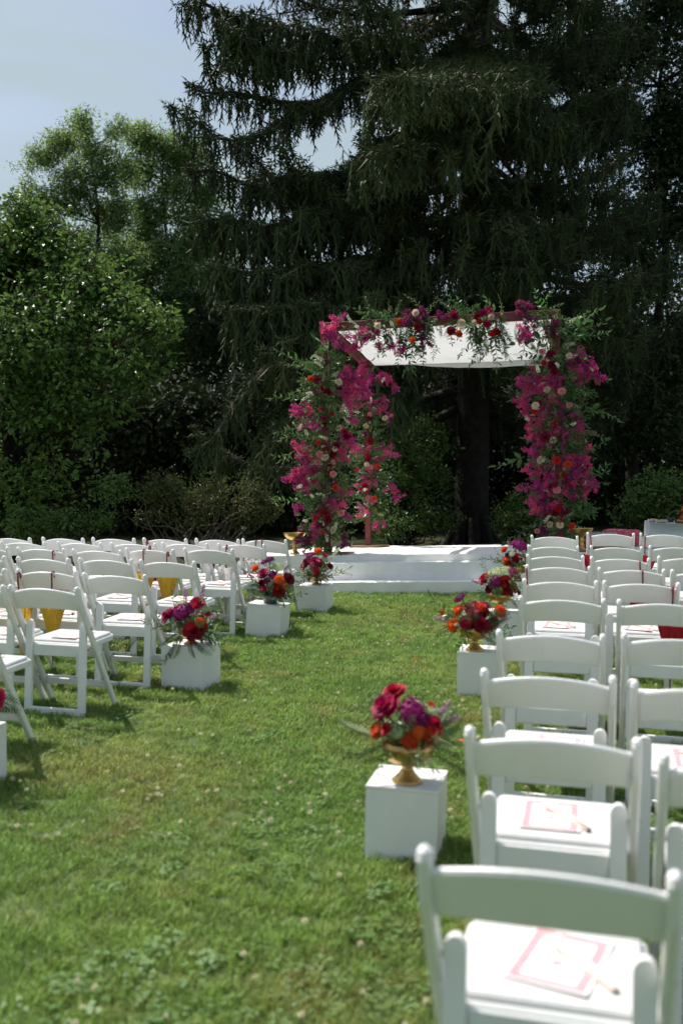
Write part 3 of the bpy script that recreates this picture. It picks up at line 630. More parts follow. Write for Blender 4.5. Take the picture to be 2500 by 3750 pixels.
for lst, kk in (([(430, 210, 48), (390, 235, 35), (450, 245, 38), (350, 245, 35), (330, 230, 25), (470, 200, 25), (540, 250, 30), (560, 285, 20), (520, 265, 24), (575, 290, 14), (360, 285, 24)], 'bract'), ([(660, 175, 32), (610, 140, 38), (650, 130, 35), (580, 150, 28), (665, 215, 28), (660, 250, 26), (655, 285, 24), (690, 265, 20), (730, 130, 28), (760, 140, 20), (640, 200, 26), (1100, 100, 38), (1085, 85, 25), (1125, 90, 28), (945, 130, 25)], 'bract_p')):
    for (cx, cy_, r) in lst:
        for q in range(max(2, int(r*r/300))):
            c = cpx(cx+U(-.6, .6)*r, cy_+U(-.6, .6)*r, -.12+U(-.05, .04)); d = Vector((U(-.6, .6), U(-.6, 0), U(-1, -.1))); put(gar, kk, c-d.normalized()*.06, d, U(.5, .75)*min(1, .55+r/80))
for kind, size, pts in (('rose_cream', .047, [(460, 172), (628, 115), (830, 160), (887, 160), (962, 133)]), ('rose_red', .045, [(555, 155), (820, 210), (910, 150), (965, 205)]), ('pom_orange', .042, [(818, 205), (555, 153), (615, 235)]),
                        ('rose_dark', .05, [(635, 175), (800, 130), (785, 195), (900, 130), (985, 200)]), ('rose_crimson', .048, [(955, 100), (925, 115), (945, 165), (800, 120)]), ('spike_w', .85, [(525, 175), (380, 180), (350, 165)])):
    for (cx, cy_) in pts: put(gar, kind, cpx(cx, cy_, -.22), Vector((U(-.4, .4), -1, U(-.1, .5))), size*U(.9, 1.1))

# ------------------------------------------------------------------ chairs
def chair_meshes():
    c = {}
    X = 0.22
    post = [(0, -0.004, 0.797), (0, 0.0, 0.785), (0, 0.032, 0.70), (0, 0.140, 0.52), (0, 0.30, 0.255), (0, 0.46, 0.0)]
    mb = MB(); mb.bar(post[1:], 0.026, 0.040); 
    # rounded head of the post
    for k, (z, f) in enumerate(((0.791, .92), (0.797, .70), (0.800, .35))): pass
    hv = MB(); hd = (Vector((0, -0.006, 0.7995))); mb.tube([(0, 0.0, 0.784), (0, -0.002, 0.792), (0, -0.0035, 0.7975), (0, -0.0045, 0.8005)], [0.0185, 0.0170, 0.0125, 0.005], 10, 0, True, 0.78, up=(0, 1, 0))
    c['post'] = mb.mesh('chair_post', ['resin'])
    # arched, bowed top slat
    mb = MB(); n = 15; V = []; F = []
    for i in range(n):
        s = -1+2*i/(n-1); x = s*(X-0.012); arch = 0.031*(1-s*s); bow = -0.030*(1-s*s)
        z1 = 0.754+arch; z0 = 0.648+arch*0.55
        def yy(z): return 0.032*(0.785-z)/0.085 if z > 0.70 else 0.032+(0.70-z)*0.6
        t = 0.010
        for (z, o) in ((z0, -t), (z0+0.006, -t-0.002), (z1-0.008, -t-0.002), (z1, -t+0.003), (z1+0.003, 0), (z1, t-0.003), (z1-0.008, t), (z0+0.006, t), (z0, t)):
            V.append((x, yy(z)+o+bow, z))
    k = 9
    for i in range(n-1):
        for j in range(k): q = (j+1) % k; F.append((i*k+j, (i+1)*k+j, (i+1)*k+q, i*k+q))
    F.append(tuple(range(k))); F.append(tuple((n-1)*k+j for j in range(k-1, -1, -1)))
    mb.add(V, F); c['slat'] = mb.mesh('chair_slat', ['resin'])
    # rear leg with a round head
    mb = MB(); V = []; F = []; w = 0.023; outl = [(-w, 0.0), (w, 0.0), (w, 0.545)] + [(w*math.cos(a), 0.545+w*1.25*math.sin(a)) for a in np.linspace(0.35, math.pi-0.35, 7)] + [(-w, 0.545)]
    for e in (0, 1):
        for (x, z) in outl: V.append((x, 0.135-0.035*(1-z/0.57)+(0.022 if e else 0.0), z))
    n = len(outl)
    for i in range(n): q = (i+1) % n; F.append((i, q, n+q, n+i))
    F.append(tuple(range(n-1, -1, -1))); F.append(tuple(range(n, 2*n)))
    mb.add(V, F); c['rear'] = mb.mesh('chair_rear_leg', ['resin'])
    c['foot'] = MB().box((0, 0.111, 0.026), (0.325, 0.019, 0.046), bev=0.004).mesh('chair_foot_bar', ['resin'])
    c['front'] = MB().box((0, 0.362, 0.155), (0.41, 0.018, 0.040), bev=0.004).mesh('chair_stretcher', ['resin'])
    # seat: shallow tray with rounded front, rear apron and the padded vinyl top
    mb = MB()
    def rrect(x0, x1, y0, y1, r, n=5):
        P = []
        for cx, cy0, a0 in ((x1-r, y1-r, 0), (x0+r, y1-r, 90), (x0+r, y0+r, 180), (x1-r, y0+r, 270)):
            for i in range(n): a = R(a0+90*i/(n-1)); P.append((cx+r*math.cos(a), cy0+r*math.sin(a)))
        return P
    def slab(lays, mi=0):
        V = []; F = []; n = None
        for (P, z) in lays:
            n = len(P); V += [(p[0], p[1], z + 0.022*(p[1]-0.1)) for p in P]
        for l in range(len(lays)-1):
            for i in range(n): q = (i+1) % n; F.append((l*n+i, l*n+q, (l+1)*n+q, (l+1)*n+i))
        F.append(tuple(range(n-1, -1, -1))); F.append(tuple((len(lays)-1)*n+i for i in range(n))); return V, F
    o = (-0.198, 0.198, 0.145, 0.500, 0.028)
    def ins(d): return rrect(o[0]+d, o[1]-d, o[2]+d, o[3]-d, max(0.004, o[4]-d*.3))
    mb.add(*slab([(ins(.006), .400), (ins(0), .406), (ins(0), .432), (ins(.005), .437)])); c['seat'] = mb.mesh('chair_seat', ['resin'])
    c['apron'] = MB().box((0, 0.146, 0.392), (0.315, 0.016, 0.074), bev=0.004).mesh('chair_apron', ['resin'])
    mb = MB(); mb.add(*slab([(ins(.014), .4375), (ins(.012), .446), (ins(.018), .453), (ins(.035), .4565), (ins(.08), .458)])); c['pad'] = mb.mesh('chair_cushion', ['vinyl'], False)
    mb = MB()
    for sx in (-1, 1): mb.tube([(sx*.198, .139, .535), (sx*.2385, .139, .535)], .0065, 8)
    c['pin'] = mb.mesh('chair_hinge', ['steel'])
    return c
CM = chair_meshes()
def chair(x, y, label, rz=0.0):
    """x, y: the left back post's top as seen from behind"""
    t = thing('folding_chair', label, 'chair', None, 'white folding chairs set out in rows')
    cx, cy0 = x+0.22, y
    t.matrix_world = T(cx, cy0, gz(cx, cy0+.2)-0.008, rz)
    for s in (-1, 1):
        link('post_leg', CM['post'], t, Matrix.Translation((s*0.22, 0, 0)))
        link('rear_leg', CM['rear'], t, Matrix.Translation((s*0.180, 0, 0)))
    link('backrest', CM['slat'], t); link('hinge_pins', CM['pin'], t); link('foot_bar', CM['foot'], t); link('stretcher', CM['front'], t)
    st_ = link('seat', CM['seat'], t); link('apron', CM['apron'], st_); link('cushion', CM['pad'], st_)
    return t
ORD = ['first', 'second', 'third', 'fourth', 'fifth', 'sixth', 'seventh', 'eighth', 'ninth', 'tenth']
rightc = {1: [(-.30, 1.79), (.27, 1.77)], 2: [(-.33, 2.70), (.17, 2.57)], 3: [(-.38, 3.52), (.13, 3.46)], 4: [(-.41, 4.38), (.12, 4.42), (.64, 4.40)], 5: [(-.40, 5.51), (.12, 5.52), (.63, 5.5)],
          6: [(-.44, 6.36), (.05, 6.46), (.58, 6.43)], 7: [(-.49, 7.34), (.02, 7.36), (.52, 7.41)], 8: [(-.55, 8.31), (-.04, 8.26), (.49, 8.46)], 9: [(-.61, 9.33), (-.05, 9.37), (.47, 9.48)], 10: [(-.63, 10.09), (-.09, 10.27), (.42, 10.26), (.95, 10.25)]}
rightc[1] = rightc[1][:1]
leftc = {1: [(-3.39, 4.31)], 2: [(-3.37, 5.22), (-3.84, 5.19)], 3: [(-3.33, 6.03), (-3.88, 6.11), (-4.39, 6.05)], 4: [(-3.40, 7.03), (-3.93, 7.05), (-4.41, 6.94), (-4.93, 6.88)], 5: [(-3.50, 8.11), (-3.99, 7.97), (-4.38, 7.75), (-4.90, 7.72), (-5.41, 7.66)],
         6: [(-3.41, 8.69), (-3.94, 8.61), (-4.40, 8.48), (-4.92, 8.42), (-5.44, 8.30), (-5.95, 8.2)], 7: [(-3.39, 9.29), (-3.83, 9.15), (-4.34, 9.05), (-4.86, 8.98), (-5.37, 8.9), (-5.9, 8.8), (-6.4, 8.7)]}
CH_OBJ = {}
for side, dct in (('right', rightc), ('left', leftc)):
    for rw, seats in dct.items():
        for k, (x, y) in enumerate(seats):
            lab = f'white folding chair in {side} block, {ORD[rw-1]} row from camera, {ORD[k]} seat from aisle'
            CH_OBJ[(side, rw, k)] = chair(x, y, lab, U(-.025, .025))

# programmes and folded fans on the seats
mb = MB(); V = []; F = []
def curl(x, y): return .0035*max(0, abs(y)/.0925-.45)**2*3 + .002*max(0, x/.0675-.4)
for e in (0, 1):
    for j in range(9):
        for i in range(7): x = -.0675+.135*i/6; y = -.0925+.185*j/8; V.append((x, y, curl(x, y)+.0002+.001*e))
for j in range(8):
    for i in range(6): a = j*7+i; F.append((a+63, a+64, a+71, a+70)); F.append((a, a+7, a+8, a+1))
mb.add(V, F); CARD = mb.mesh('programme_card', ['paper'])
mb = MB(); w, h, t, z = .135/2-.006, .185/2-.006, .017, 0.00155
for (a, b_, c_, d_) in ((-w, w, h-t, h), (-w, w, -h, -h+t), (-w, -w+t, -h+t, h-t), (w-t, w, -h+t, h-t)): 
    n_ = 9
    for q in range(n_):
        if abs(b_-a) > abs(d_-c_): x0_, x1_, y0_, y1_ = a+(b_-a)*q/n_, a+(b_-a)*(q+1)/n_, c_, d_
        else: x0_, x1_, y0_, y1_ = a, b_, c_+(d_-c_)*q/n_, c_+(d_-c_)*(q+1)/n_
        mb.add([(xx, yy_, z+curl(xx, yy_)) for xx, yy_ in ((x0_, y0_), (x1_, y0_), (x1_, y1_), (x0_, y1_))], [(0, 1, 2, 3)])
for (cx, cy0, r) in ((0, .028, .018), (.0, -.012, .012), (-.02, .01, .009), (.022, .012, .009)):
    mb.add([(cx+r*math.cos(a)*U(.7, 1.1), cy0+r*math.sin(a)*U(.7, 1.1), z) for a in np.linspace(0, 2*math.pi, 12)[:-1]], [tuple(range(11))])
PRINT = mb.mesh('printed_border', ['pinkprint'])
def foldedfan():
    mb = MB()
    for k in range(9):
        x = (k-4)*0.0028; mb.add([(x*.35-.001, -.11, 0), (x*.35+.001, -.11, 0), (x+.0011, .11, 0), (x-.0011, .11, 0), (x*.35-.001, -.11, .009), (x*.35+.001, -.11, .009), (x+.0011, .11, .012), (x-.0011, .11, .012)],
               [(0, 3, 2, 1), (4, 5, 6, 7), (0, 1, 5, 4), (1, 2, 6, 5), (2, 3, 7, 6), (3, 0, 4, 7)])
    return mb.mesh('folded_fan', ['palewood'])
FAN = foldedfan()
def pouch():
    mb = MB(); V = []; F = []; n = 12
    for r, z in ((.026, 0), (.034, .006), (.026, .014), (.010, .018), (.016, .020), (.004, .019)):
        for j in range(n): a = 2*math.pi*j/n; rr = r*(1+.22*math.sin(a*3+z*90)+.1*math.sin(a*5)); V.append((rr*math.cos(a)*1.3, rr*math.sin(a), z))
    for i in range(5):
        for j in range(n): q = (j+1) % n; F.append((i*n+j, i*n+q, i*n+n+q, i*n+n+j))
    mb.add(V, F); return mb.mesh('organza_pouch', ['organza'], True)
POUCH = pouch()
def seatset(key):
    ch = CH_OBJ[key]; side, rw, k = key; wh = f'on {side} block chair, {ORD[rw-1]} row, {ORD[k]} from aisle'
    B = ch.matrix_world @ T(U(-.03, .03), 0.305+U(-.015, .015), 0.4635)
    a = U(-.25, .1)
    c = thing('programme', 'pink bordered paper programme ' + wh, 'programme', B @ Matrix.Rotation(a, 4, 'Z') @ Matrix.Rotation(R(1.3), 4, 'X'), 'programmes on the seats')
    c.scale = (1.3, 1.3, 1); link('printed_border', PRINT, link('card', CARD, c))
    f = link('folded_fan', FAN, None, B @ T(.045+U(-.01, .01), -.01, .0035, R(42)+U(-.2, .25)) @ Matrix.Rotation(R(1.3), 4, 'X')); f.scale = (1.7, 1.05, .8); tag(f, 'folded pale wooden fan ' + wh, 'fan', 'folded fans on the seats')
for key in [('right', r_, k) for r_ in range(1, 8) for k in range(len(rightc[r_])) if not (k == 2 and r_ < 7)] + [('left', r_, k) for r_ in range(1, 7) for k in range(min(len(leftc[r_]), 4)) if not (k > 2 and r_ > 4)]:
    seatset(key)

# parasols hooked over the chair backs
def parasol_meshes(col):
    n = 48; V = []; F = []; mb = MB()
    for i, (z, r) in enumerate(((0, .012), (-.03, .018), (-.12, .032), (-.24, .055), (-.34, .082), (-.37, .086))):
        for j in range(n):
            a = 2*math.pi*j/n; f = 1+0.30*(0.4+i/6)*math.cos(a*8)*(.6+.4*math.sin(a*3+1)); rr = r*f
            V.append((rr*math.cos(a), rr*math.sin(a)*.62, -z*1.0 + (0.006*math.cos(a*8) if i == 5 else 0)))
    for i in range(5):
        for j in range(n): q = (j+1) % n; F.append((i*n+j, i*n+q, i*n+n+q, i*n+n+j))
    mb.add(V, F)
    if col == 'yellow':
        for k in range(34):
            a = U(0, 6.28); t = U(.25, .97); i = t*.37; r = .012+(.086-.012)*(t**1.15); r *= 1.10
            p = Vector((r*math.cos(a), r*math.sin(a)*.62, i)); o = Vector((math.cos(a), math.sin(a), 0)); x = Vector((-math.sin(a), math.cos(a), 0)); s = .0045
            mb.add([p+o*.012+x*s, p+o*.012+Vector((0, 0, s)), p+o*.012-x*s, p+o*.012-Vector((0, 0, s))], [(0, 1, 2, 3)], 1+k % 2)
        return mb.mesh('parasol_canopy', ['yellow', 'mirror', 'greenbead'], True)
    if col == 'lace':
        for k in range(60):
            a = U(0, 6.28); r = .092*(1+.2*math.cos(a*8)); p = Vector((r*math.cos(a), r*math.sin(a)*.62, .365+U(-.012, .018))); mb.leaf(p, rdir(), rdir(), .03, .024, 0, .2, .1, 1)
        return mb.mesh('parasol_canopy', ['lace'], True)
    return mb.mesh('parasol_canopy', ['red'], True)
PC = {c: parasol_meshes(c) for c in ('yellow', 'lace', 'red')}
mb = MB(); mb.tube([(0, 0, .34), (0, 0, .56)] + [(0, .016-.016*math.cos(a), .560+.012*math.sin(a)) for a in np.linspace(.3, math.pi, 7)] + [(0, .032, .53)], .0060, 7); PH = mb.mesh('parasol_handle', ['cordred'], True)
mb = MB(); mb.lathe([(.002, -.07), (.005, -.06), (.006, 0), (.010, .02)], 8); PF = mb.mesh('parasol_ferrule', ['brownwood'], True)
CN = {'yellow': 'mirror worked yellow', 'lace': 'white lace edged', 'red': 'red'}
def parasol(key, dx, color, tail):
    ch = CH_OBJ[key]; side, rw, k = key
    s = dx/0.22; ztop = 0.754+0.031*(1-s*s); bow = -0.030*(1-s*s)
    m_ = ch.matrix_world @ Matrix.Translation((dx, bow-.030+0.010, ztop+.010-.572)) @ Matrix.Rotation(R(1), 4, 'X') @ Matrix.Rotation(U(-.06, .06), 4, 'Y')
    p = thing('folded_parasol', 'x', 'parasol', m_, 'folded parasols hooked on the chair backs')
    p['label'] = f'folded {CN[color]} parasol {tail}, {side} block {ORD[rw-1]} row {ORD[k]} chair'
    link('canopy', PC[color], p); link('handle', PH, p); link('ferrule', PF, p)
for key, dx, c_, tl in ((('left', 3, 1), -.17, 'yellow', 'at the left end'), (('left', 3, 1), .07, 'yellow', 'right of centre'), (('left', 3, 2), .10, 'yellow', 'at the right end'), (('left', 5, 1), .17, 'yellow', 'at the right end'), (('left', 5, 1), -.03, 'yellow', 'near the middle'),
                        (('left', 7, 0), -.10, 'lace', 'at the left end'), (('left', 7, 0), .02, 'lace', 'near the middle'), (('left', 6, 0), -.14, 'lace', 'at the left end'), (('left', 7, 2), -.17, 'red', 'at the left end'), (('left', 6, 2), .17, 'red', 'at the right end'), (('left', 5, 3), .17, 'red', 'at the right end'),
                        (('right', 6, 1), .18, 'red', 'at the right end'), (('right', 7, 1), .09, 'red', 'right of centre'), (('right', 6, 2), -.13, 'red', 'at the left end'), (('right', 8, 1), .18, 'red', 'at the right end'), (('right', 10, 1), -.16, 'red', 'at the left end'), (('right', 10, 2), -.18, 'red', 'at the left end'), (('right', 7, 0), -.19, 'lace', 'at the left end')):
    parasol(key, dx, c_, tl)

# ------------------------------------------------------------------ plinths with bowls of flowers along the aisle
def plinth(x0, x1, yf, h, label, tilt=(0, 0), rz=0.0, dep=0.29):
    cx, cy0 = (x0+x1)/2, yf+dep/2; zg = gz(cx, cy0)
    o = thing('plinth', label, 'plinth', T(cx, cy0, zg-.01, rz) @ Matrix.Rotation(tilt[0], 4, 'X') @ Matrix.Rotation(tilt[1], 4, 'Y'), 'white plinths along the aisle')
    w = x1-x0; t_ = 0.012
    MB().box((0, 0, h-t_/2), (w, dep, t_), bev=0.002).build('top_panel', 'paint', o)
    MB().box((0, -dep/2+t_/2+.0015, (h-t_)/2), (w-.003, t_, h-t_)).build('front_panel', 'paint', o)
    MB().box((0, dep/2-t_/2-.0015, (h-t_)/2), (w-.003, t_, h-t_)).build('rear_panel', 'paint', o)
    for s in (-1, 1): MB().box((s*(w/2-t_/2-.0015), 0, (h-t_)/2), (t_, dep-2*t_-.004, h-t_)).build('side_panel', 'paint', o)
    return o.matrix_basis @ Matrix.Translation((0, 0, h))
def compote(mtx, label, r=0.10, h=0.16, mname='gold'):
    o = thing('compote_bowl', label, 'bowl', mtx, 'footed bowls')
    s = h/0.16; q = r/0.10
    pr = [(.058*q, 0), (.060*q, .004*s), (.058*q, .010*s), (.048*q, .016*s), (.032*q, .034*s), (.022*q, .050*s), (.018*q, .056*s), (.024*q, .060*s), (.024*q, .066*s), (.018*q, .070*s)]
    b1 = MB(); b1.lathe(pr, 40, 0, ribs=16, ribamp=.05, ribz=(.012*s, .052*s)); b1.build('foot', mname, o, True)
    pr = [(.004*q, .070*s), (.040*q, .072*s), (.072*q, .084*s), (.090*q, .104*s), (.098*q, .130*s), (.101*q, .160*s), (.097*q, .160*s), (.092*q, .132*s), (.084*q, .108*s), (.064*q, .090*s), (.004*q, .082*s)]
    b2 = MB(); b2.lathe(pr, 48, 0, ribs=24, ribamp=.03, ribz=(.076*s, .150*s)); b2.build('bowl', mname, o, True)
    return o
def arrangement(mtx, label, spec, nfern=16, spread=.16, base=0.0, grp='flower arrangements on the plinths'):
    o = thing('flower_arrangement', label, 'flowers', mtx, grp); random.seed(len(label)*7+nfern)
    for kd, s0 in (('rose_dark', .042), ('rose_crimson', .04), ('rose_red', .028), ('rose_dark', .036), ('rose_red', .026), ('dome_white', .030), ('rose_crimson', .034)):
        a = U(0, 6.28); r_ = U(.05, .13); put(o, kd, (r_*math.cos(a), r_*math.sin(a), base+.13*(1-(r_/.16)**2)+U(.0, .05)), (math.cos(a)*r_*8, math.sin(a)*r_*8-.3, .7), s0*U(.9, 1.2))
    for k in range(nfern):
        a = 2*math.pi*k/nfern+U(-.2, .2); d = Vector((math.cos(a), math.sin(a), U(-.55, .75)))
        put(o, random.choices(['fern', 'olive', 'ruscus'], [4, 2, 2])[0], (math.cos(a)*.04, math.sin(a)*.04, base+U(-.01, .05)), d, U(.5, .85)*spread/.16)
    for k in range(nfern):
        d = Vector((U(-1, 1), U(-1, 1), U(.4, 1.4))); put(o, random.choice(['olive', 'fern', 'ruscus', 'spike_w']), (U(-.03, .03), U(-.03, .03), base), d, U(.4, .62)*spread/.16)
    for kind, p, s in spec:
        if kind == 'spike_m': s *= .7
        d = Vector((p[0], p[1]-.05, p[2]*.6+.02)); put(o, kind, Vector(p)+Vector((0, 0, base)), d, s*1.14)
        if p[2] > .10: b_ = MB(); b_.tube([(p[0]*.15, p[1]*.15, base), Vector((p[0]*.6, p[1]*.6, base+p[2]*.6)), Vector(p)+Vector((0, 0, base-.02))], .0028, 5); b_.build('stem', 'stem', o)
    return o
random.seed(77)
def rspec(n=9, sp=.15, tall=.17):
    out = []
    kinds = ['rose_dark', 'rose_crimson', 'rose_dark', 'pom_orange', 'dome_purple', 'rose_dark', 'pom_orange', 'dome_purple', 'dome_white', 'rose_red', 'spike_m', 'dome_purple', 'rose_dark', 'spike_m']
    for k in range(n):
        a = k*2.399+U(-.3, .3); r = sp*math.sqrt((k+.6)/n); z = tall*(1-.75*(r/sp)**2)+U(.0, .04); kd = kinds[k % len(kinds)]
        s = {'rose': .045, 'pom': .036, 'dome': .036, 'spike': .8}[kd.split('_')[0]]*U(.85, 1.1); out.append((kd, (r*math.cos(a), r*math.sin(a), z), s))
    return out
# nearest right
P = plinth(-.85, -.57, 3.66, .292, 'white plinth beside the nearest gold bowl on the right of the aisle', (R(-.6), R(1.2)), R(1.5))
compote(P @ T(.005, -.055, .0), 'ribbed gold footed bowl nearest the camera, right of the aisle')
arrangement(P @ T(.005, -.055, .0), 'loose crimson roses, purple and orange blooms in the nearest gold bowl',
  [('rose_crimson', (-.085, -.05, .16), .058), ('rose_crimson', (-.06, .0, .205), .050), ('dome_purple', (.015, -.06, .155), .050), ('dome_purple', (.055, -.055, .12), .036), ('pom_orange', (.095, -.065, .075), .036), ('pom_orange', (.05, -.085, .085), .026), ('pom_red', (.02, -.09, .05), .030), ('pom_orange', (-.115, -.03, .055), .028),
   ('rose_dark', (-.125, -.01, .06), .030), ('dome_white', (.10, .03, .13), .035), ('dome_white', (.03, .06, .15), .035), ('spike_m', (.10, .03, .12), 1.0), ('spike_m', (.12, .05, .09), .9), ('dome_white', (-.03, -.09, .08), .028), ('rose_red', (.08, .04, .16), .018)], 17, .17, .135)
P = plinth(-.87, -.57, 6.42, .30, 'white plinth under the second gold bowl on the right of the aisle')
compote(P @ T(-.045, -.07, 0), 'ribbed gold footed bowl second from the camera, right of the aisle')
arrangement(P @ T(-.045, -.07, 0), 'wide arrangement of orange zinnias and dark roses in the second gold bowl',
  [('rose_dark', (.055, -.09, .05), .055), ('pom_orange', (-.125, -.07, .035), .046), ('pom_orange', (-.10, -.02, .12), .042), ('dome_white', (-.04, -.05, .12), .050), ('dome_white', (-.055, -.08, .085), .042), ('rose_crimson', (-.05, -.10, .065), .044), ('dome_purple', (.02, -.06, .09), .045), ('rose_dark', (.10, -.04, .07), .046), ('pom_orange', (.04, -.03, .15), .036), ('pom_orange', (.16, -.03, .13), .042), ('dome_purple', (-.10, .02, .20), .038), ('rose_crimson', (.0, .02, .155), .045), ('dome_purple', (.06, .02, .155), .034), ('spike_m', (-.14, -.04, .05), 1.0), ('spike_m', (-.17, -.04, .06), 1.1), ('pom_orange', (-.21, -.02, .11), .022), ('rose_dark', (.13, .02, .06), .036), ('spike_m', (.10, -.08, .0), .7)], 18, .17, .135)
P = plinth(-.91, -.61, 8.32, .30, 'white plinth mostly hidden behind chairs, third along the right of the aisle')
compote(P @ T(-.02, -.04, 0), 'gold footed bowl third along the right of the aisle')
arrangement(P @ T(-.02, -.04, 0), 'domed arrangement with pale green umbels and dark roses, third on the right', [('rose_dark', (.05, -.11, .13), .058), ('dome_white', (-.02, -.05, .19), .06), ('dome_white', (.05, -.04, .2), .055), ('dome_white', (-.08, -.03, .18), .04), ('rose_crimson', (-.13, -.07, .14), .05), ('dome_purple', (-.03, -.11, .13), .05), ('dome_purple', (.10, -.03, .19), .045), ('rose_dark', (.13, -.02, .17), .04), ('spike_m', (-.16, -.05, .10), 1.0), ('rose_dark', (-.09, -.09, .06), .03), ('pom_red', (.10, -.09, .04), .03), ('dome_purple', (.14, -.05, .03), .03)], 18, .17, .135)
P = plinth(-.93, -.63, 10.27, .30, 'white plinth nearest the stage on the right of the aisle')
compote(P @ T(-.01, -.04, 0), 'gold footed bowl nearest the stage, right of the aisle')
arrangement(P @ T(-.01, -.04, 0), 'tall arrangement with orange zinnias nearest the stage, right of the aisle', [('dome_purple', (.02, -.05, .24), .06), ('dome_purple', (.07, -.03, .21), .05), ('dome_purple', (-.02, -.02, .25), .05), ('pom_orange', (-.13, -.05, .19), .036), ('pom_orange', (-.11, -.08, .08), .042), ('pom_orange', (.12, -.08, .09), .044), ('rose_crimson', (0, -.1, .12), .04), ('dome_purple', (-.09, -.06, .13), .035), ('spike_m', (.05, -.08, .13), 1.2), ('spike_m', (-.07, 0, .2), 1.0), ('dome_white', (-.05, -.1, .15), .03), ('rose_dark', (.17, 0, .12), .03)], 18, .17, .135)
# left side
P = plinth(-2.985, -2.685, 3.83, .285, 'white plinth cut by the left edge of the picture')
compote(P, 'gold footed bowl at the left edge of the picture')
arrangement(P, 'arrangement with a crimson rose at the left edge of the picture', [('rose_crimson', (.20, -.05, .04), .06), ('rose_dark', (.15, -.05, .10), .05)] + rspec(8), 16, .17, .12)
P = plinth(-2.84, -2.53, 6.18, .30, 'white plinth left of the aisle under roses and a hanging fern', (0, 0), R(-3))
compote(P @ T(.0, .0, 0), 'low bowl hidden under ferns, second plinth on the left', .085, .09)
arrangement(P @ T(.0, .0, 0), 'arrangement of crimson roses with a fern hanging over its white plinth', [('rose_crimson', (-.15, -.06, .11), .052), ('rose_crimson', (-.11, -.05, .125), .045), ('rose_dark', (.085, -.14, .035), .056), ('rose_crimson', (.07, -.04, .205), .050), ('dome_purple', (-.03, -.09, .145), .055), ('dome_purple', (.0, -.05, .165), .045), ('pom_orange', (.12, -.11, .085), .036), ('pom_red', (.13, -.09, .06), .03), ('dome_white', (-.06, -.03, .19), .04), ('dome_white', (.12, -.04, .17), .032), ('spike_m', (-.03, .0, .2), 1.2), ('spike_m', (.06, .02, .22), 1.3), ('spike_m', (.16, -.05, .10), 1.0), ('rose_red', (-.10, -.02, .16), .025), ('rose_red', (.14, -.04, .14), .022)], 20, .19, .08)
for q in ((-.03, -.35, -1), (.05, -.4, -.8), (-.3, -.2, -.2)):
    o_ = put(bpy.data.objects[[o.name for o in bpy.data.objects if o.name.startswith('flower_arrangement')][-1]], 'fern', (q[0], -.12, .08), q, .62)
P = plinth(-3.0, -2.68, 8.25, .30, 'tilted white plinth under a glass bowl left of the aisle', (R(-1.0), R(4.0)), R(2))
g_ = thing('glass_bowl', 'smoky glass bowl of flowers on the tilted plinth', 'bowl', P @ T(.02, -.03, 0))
b_ = MB(); b_.lathe([(.004, .0), (.055, .0), (.06, .006), (.066, .05), (.072, .10), (.068, .10), (.062, .05), (.055, .012), (.004, .012)], 36); b_.build('bowl', 'glass', g_, True)
arrangement(P @ T(.02, -.03, 0), 'airy arrangement with orange zinnias and red roses in the glass bowl', [('rose_crimson', (-.06, -.09, .20), .052), ('pom_orange', (.09, -.09, .16), .046), ('pom_orange', (.12, -.07, .12), .046), ('rose_dark', (.10, -.12, .06), .055), ('rose_dark', (.16, -.03, .17), .05), ('pom_orange', (-.15, -.03, .23), .038), ('dome_purple', (-.03, -.02, .32), .036), ('dome_purple', (-.08, -.01, .29), .03), ('dome_purple', (.02, -.06, .19), .04), ('dome_purple', (-.02, -.09, .14), .03), ('dome_white', (.05, -.02, .26), .05), ('spike_m', (-.14, -.05, .14), 1.0), ('spike_m', (-.2, -.03, .17), 1.1), ('spike_m', (.10, 0, .23), 1.0), ('dome_white', (.0, .0, .25), .035)], 18, .18, .07)
P = plinth(-3.0, -2.69, 9.85, .28, 'white plinth nearest the stage on the left of the aisle')
compote(P @ T(.01, .0, 0), 'bowl hidden in ferns nearest the stage on the left', .085, .09)
arrangement(P @ T(.01, .0, 0), 'round arrangement of crimson roses with trailing fern nearest the stage on the left', [('rose_crimson', (.01, -.10, .17), .056), ('rose_dark', (-.09, -.07, .15), .055), ('pom_orange', (.02, -.02, .27), .042), ('pom_red', (.03, -.13, .07), .042), ('dome_purple', (-.06, -.03, .22), .04), ('dome_purple', (-.13, -.04, .12), .034), ('rose_red', (.10, -.03, .23), .028), ('rose_dark', (.16, -.04, .12), .03), ('spike_m', (-.1, -.0, .2), 1.1), ('dome_white', (.10, -.05, .19), .03), ('spike_w', (.14, 0, .18), .7), ('pom_orange', (-.12, -.07, .09), .02)], 20, .17, .08)

